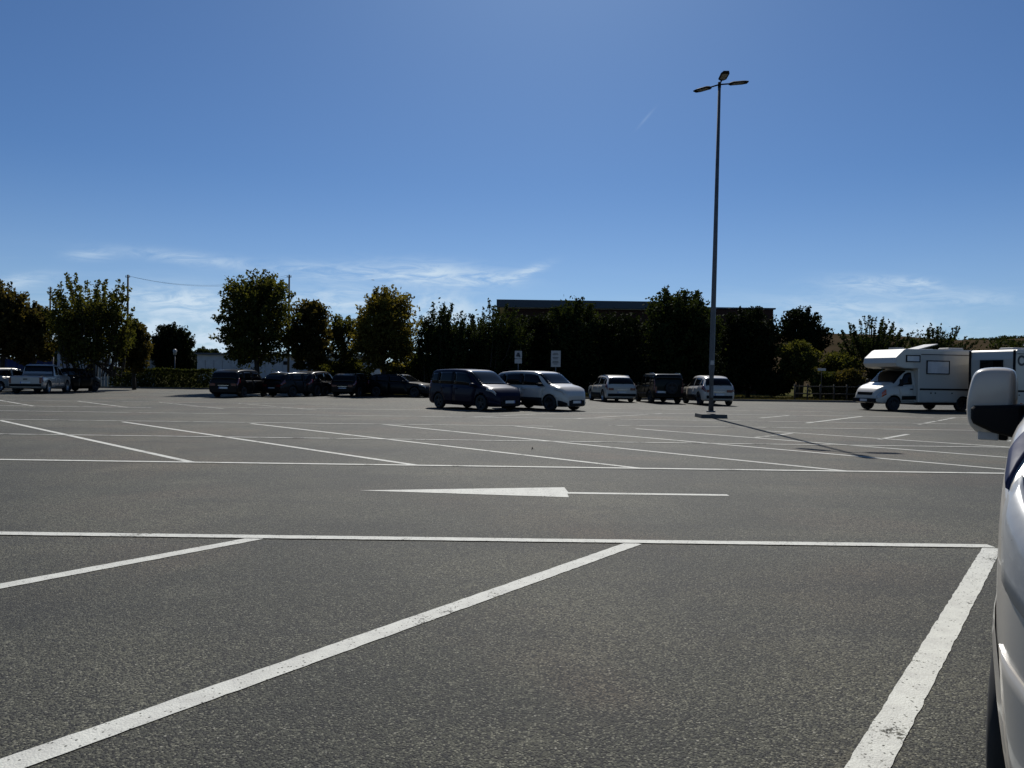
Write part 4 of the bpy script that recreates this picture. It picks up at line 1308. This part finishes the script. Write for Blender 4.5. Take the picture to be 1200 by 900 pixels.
car('off_roader', 'boxy dark off-roader seen from behind between the two white SUVs', 'off-roader', 'box4', place((-2.0, 0), G(783, 473), R(96)), R(96), 4.2, 1.78, 1.66, 'green', .36, 'dark', group=GP, wid=WIDBOX, spare=True, clad=True, gh=.86, tail='tall', clear=.26, rails=True)
car('suv', 'rounded white SUV with black lower trim partly behind the lamp post', 'SUV', 'suv', place((-2.0, 0), G(842, 475.5), R(93)), R(93), 4.25, 1.80, 1.60, 'white', .345, 'dark', group=GP, clad=True, clear=.22, gh=.70)
car('hatchback', 'black tall hatchback at the left end of the shaded row, rear towards us', 'hatchback', 'tall', place((-1.9, 0), G(263, 466), R(83)), R(83), 4.1, 1.76, 1.58, 'black', .31, 'dark', group=GP, wid=WIDBOX)  # shaded row: near-black rims carry the tree shade in their colour
car('estate_car', 'dark grey estate car beside the black tall hatchback in tree shade', 'estate car', 'estate', place((-2.1, 0), (-14.0, 43.4), R(62)), R(62), 4.5, 1.78, 1.45, 'grey', .315, 'dark', group=GP, rails=True)
car('suv', 'dark grey SUV third in the shaded row under the trees', 'SUV', 'suv', place((-2.0, 0), (-12.9, 44.9), R(76)), R(76), 4.4, 1.8, 1.55, 'grey', .34, 'dark', group=GP)
car('hatchback', 'black hatchback fourth in the deep shade under the yellowing tree', 'hatchback', 'estate', place((-1.9, 0), (-10.4, 45.6), R(80)), R(80), 4.1, 1.75, 1.45, 'black', .31, 'dark', group=GP)
car('estate_car', 'black low car at the right end of the shaded row, nose to the right', 'estate car', 'estate', place((0, 0), (-7.0, 47.0), R(-22)), R(-22), 4.4, 1.78, 1.45, 'black', .32, 'dark', group=GP)
car('pickup_truck', 'silver pickup truck with a dark tailgate at far left', 'pickup truck', 'pickup', place((-2.5, 0), G(30, 461.5), R(104)), R(104), 5.1, 1.85, 1.74, 'silver', .37, 'alloy', group=GP, clear=.26, wid=WIDBOX, tail='tall')
car('estate_car', 'white car cut by the left edge of the photo beside the pickup', 'car', 'estate', place((-1.0, 0), (-32.2, 46.0), R(74)), R(74), 4.4, 1.8, 1.5, 'white', .32, 'alloy', group=GP)
car('hatchback', 'black hatchback with a bright glint on its nose right of the pickup', 'hatchback', 'tall', place((0, 0), (-29.2, 49.0), R(80)), R(80), 3.9, 1.75, 1.55, 'black', .31, 'dark', group=GP)
HM = math.atan2(-.22, -.975)
motorhome('white motorhome with an over-cab bed, nose to the left', place((2.0, 1.0), G(1048, 481.8), HM), HM)
q = AT(1166, 445, 37.6)
HM2 = R(20)
motorhome('second white motorhome half hidden by the mirror of the nearest van', place((-3.43, -1.13), (22.45, 33.0), HM2), HM2, True)

# ------------------------------------------------------------------ the near van at the right edge
def near_van():
    hd = math.atan2(-.79, -.613)
    L, W, H = 4.75, 1.88, 1.86; l = L / 2; W2 = W / 2; r = .335
    top = [(-l, 1.0), (-2.34, 1.2), (-2.2, 1.78), (-1.9, 1.88), (0, 1.90), (.35, 1.87), (.55, 1.80), (1.32, 1.385), (1.5, 1.32), (1.75, 1.205), (2.05, 1.06), (2.25, .88), (l, .68)]
    belt = [(-l, .85), (-2.0, 1.18), (.5, 1.24), (1.2, 1.265), (1.45, 1.215), (1.75, 1.09), (2.0, .965), (2.2, .84), (l, .52)]
    bot = [(-l, .30), (-2.1, .2), (2.1, .19), (l, .25)]
    wid = [(-l, .90), (-2.2, .96), (-1.6, 1), (.5, 1.0), (1.2, 1.0), (1.65, .998), (1.88, .962), (2.05, .88), (2.22, .75), (l, .58)]
    lf = Loft(top, belt, bot, wid, W2, .84, .99)
    xf, xr = 1.45, -1.40
    pos = place((xf, -W2), (1.67, 2.50), hd)
    root = thing('white_van', 'white van with a dark blue stripe cut by the right edge, nearest to us', 'van', pos, hd)
    body = lf.body(90, 6).build('body', [M['white']], root, True)
    spots = [(xf, W2 - .10), (xf, -W2 + .10), (xr, W2 - .10), (xr, -W2 + .10)]
    arches(body, spots, .40, W2 - .36)
    add_wheels(root, spots, r, 'alloy')
    lf.across(MB(), 1.30, .57, 5.12, .004, 12, 16, .05).build('windscreen', M['glass'], root)
    lf.across(MB(), -2.33, -2.2, 5.3, .005, 6, 10).build('rear_window', M['glass'], root)
    hood = lf.across(MB(), 2.20, 1.38, 5.05, .006, 14, 16, .05).build('bonnet', M['white'], root)
    for sd in (1, -1):
        d = lf.patch(MB(), -.10, (xf - .45, .98), 1.9, 4.03, sd, .007, 14, 14).build('door', M['white'], root)
        lf.patch(MB(), .0, .22, 3.5, 3.62, sd, .035, 4, 3).build('handle', M['white'], d)
        d = lf.patch(MB(), -1.0, -.115, 1.9, 4.03, sd, .007, 14, 14).build('door', M['white'], root)
        lf.patch(MB(), -.42, -.2, 3.5, 3.62, sd, .035, 4, 3).build('handle', M['white'], d)
        lf.patch(MB(), .0, (1.02, .52), 4.14, 4.93, sd, .005, 10, 6).build('side_window', M['glass'], root)
        lf.patch(MB(), -1.15, -.08, 4.14, 4.93, sd, .005, 8, 6).build('side_window', M['glass'], root)
        lf.patch(MB(), -2.05, -1.22, 4.2, 4.9, sd, .005, 8, 6).build('side_window', M['glass'], root)
        h = lf.patch(MB(), (1.88, 1.70), (2.30, 2.20), 3.55, 4.7, sd, .008, 10, 8).build('headlight', M['lamp_clear'], root)
        lf.patch(MB(), (1.93, 1.86), (2.345, 2.33), 1.35, 3.05, sd, .007, 12, 10).build('front_bumper', M['white'], root)
        lf.patch(MB(), 2.10, 2.24, 2.0, 2.55, sd, .014, 6, 5).build('fog_lamp', M['plastic'], root)
        lf.patch(MB(), (1.52, 1.14), (1.74, 1.30), 4.22, 5.7, sd, .011, 8, 10).build('side_stripe', M['bluestripe'], root)
        lf.patch(MB(), xr + .42, xf - .42, 1.2, 1.9, sd, .012, 8, 4).build('sill_trim', M['plastic'], root)
        lf.patch(MB(), -l + .01, -l + .14, 3.2, 4.8, sd, .008, 3, 8).build('tail_light', M['lamp_red'], root)
        # wheel-arch lip
        lip = MB(); n = 22; vs = []
        for k in range(n + 1):
            t = math.pi * (-.08 + 1.16 * k / n)
            for rr, dy in ((.40, .0), (.405, .012), (.45, .004)):
                x = xf + rr * math.cos(t); z = .40 * .86 + rr * math.sin(t)
                # follow the body width at that height
                best = min((abs(lf.S(x, v / 10, sd).z - z), v / 10) for v in range(10, 45))[1]
                vs.append((x, lf.S(x, best, sd).y + sd * dy, z))
        fs = []
        for k in range(n):
            for j in (0, 1):
                f = (k * 3 + j, k * 3 + j + 1, k * 3 + j + 4, k * 3 + j + 3)
                fs.append(f if sd > 0 else f[::-1])
        lip.add(vs, fs, 0, True); lip.build('wheel_arch_lip', M['white'], root)
        # mirror: pale housing over a black arm and foot, seen from its front
        mroot = link('wing_mirror', None, root, (.55, sd * (W2 - .01), 1.165))
        mroot.scale = (.8, .71, .68)
        out = [(.115, .03), (.066, .075), (.05, .15), (.05, .25), (.064, .34), (.08, .41), (.10, .45), (.15, .466), (.245, .468), (.295, .455), (.315, .41), (.315, .16), (.28, .06), (.22, .02), (.14, .015)]
        # outline given as (distance in from the tip side, height); tip side is outboard
        out = [(.36 - a, b) for a, b in out]
        nn = len(out); cyy = sum(a for a, b in out) / nn; cz = sum(b for a, b in out) / nn
        hs = MB(); vs = []
        levels = [(-.075, .97), (-.06, 1.0), (0, 1.0), (.045, .985), (.075, .94), (.090, .86), (.098, .66)]
        for (dx, k) in levels:
            for a, b in out:
                vs.append((dx, sd * (cyy + (a - cyy) * k), cz + (b - cz) * k + .05))
        fs = []
        for i in range(len(levels) - 1):
            for j in range(nn):
                f = (i * nn + j, i * nn + (j + 1) % nn, (i + 1) * nn + (j + 1) % nn, (i + 1) * nn + j)
                fs.append(f if sd > 0 else f[::-1])
        hs.add(vs, fs, 0, True)
        hs.f.append(tuple((len(levels) - 1) * nn + j for j in range(nn))); hs.m.append(0); hs.sm.append(True)
        hs.f.append(tuple(reversed(range(nn)))); hs.m.append(0); hs.sm.append(False)
        hob = hs.build('mirror_housing', M['white'], mroot, True)
        bake(hob, ('SUBSURF', dict(levels=2)))
        gl = [(cyy + (a - cyy) * .9, cz + (b - cz) * .9 + .05) for a, b in out]
        g = MB(); g.add([(-.079, sd * a, b) for a, b in gl], [tuple(range(nn))]); g.build('mirror_glass', M['chrome'], mroot)
        arm = MB()
        prof = [(.0, .02), (.16, .06), (.265, .115), (.278, .15), (.278, .215), (.262, .232), (.15, .238), (.0, .248)]
        npf = len(prof); vs = []
        lv = [(-.085, .95), (-.06, 1.0), (.09, 1.0), (.125, .97), (.142, .88)]
        cya = .14; cza = .16
        for dx, k in lv:
            for a, b in prof:
                vs.append((dx, sd * (cya + (a - cya) * k), cza + (b - cza) * k + .035))
        fs = []
        for i in range(len(lv) - 1):
            for j in range(npf):
                f = (i * npf + j, i * npf + (j + 1) % npf, (i + 1) * npf + (j + 1) % npf, (i + 1) * npf + j)
                fs.append(f if sd < 0 else f[::-1])
        arm.add(vs, fs, 0, False)
        arm.f.append(tuple((len(lv) - 1) * npf + j for j in range(npf))); arm.m.append(0); arm.sm.append(False)
        arm.f.append(tuple(range(npf))); arm.m.append(0); arm.sm.append(False)
        ao = arm.build('mirror_arm', M['plastic'], mroot, True)
        bake(ao, ('BEVEL', dict(width=.012, segments=2, limit_method='ANGLE', angle_limit=R(50))))
        bx = MB(); bx.box((.03, sd * .185, .072), (.11, .11, .055)); bx.box((.03, sd * .11, .07), (.09, .045, .045), 1)
        bake(bx.build('turn_signal', [M['lamp_clear'], M['plastic']], mroot), ('BEVEL', dict(width=.008, segments=2)))
    g = MB(); g.box((l + .003, 0, .50), (.04, 1.0, .16)); g.box((l + .003, 0, .72), (.03, .8, .07)); g.build('grille', M['plastic'], root)
    b = MB(); b.box((l + .03, 0, .50), (.012, .52, .11)); b.box((l + .032, -.235, .50), (.012, .04, .108), 1); b.build('number_plate', [M['plate'], M['plate_blue']], root)
    b = MB(); b.box((-l - .02, 0, .9), (.012, .52, .11)); b.build('number_plate', M['plate'], root)
    for y in (-.35, .25):
        MB().tube([(1.31, y, 1.405), (1.07, y - .35, 1.535)], .012, 6).build('wiper', M['plastic'], root)


near_van()

# a scrap on the asphalt
p = G(622.5, 527)
lf_ = MB(); lf_.add([(0, 0, .0), (.04, .025, .02), (.085, 0, .05), (.04, -.025, .03), (.02, .0, .06)], [(0, 1, 2), (0, 2, 3), (0, 3, 4), (0, 4, 1)])
o = lf_.build('fallen_leaf', M['leafdry']); o.location = p
tag(o, 'small dark curled leaf lying on the asphalt below the people carriers', 'leaf')
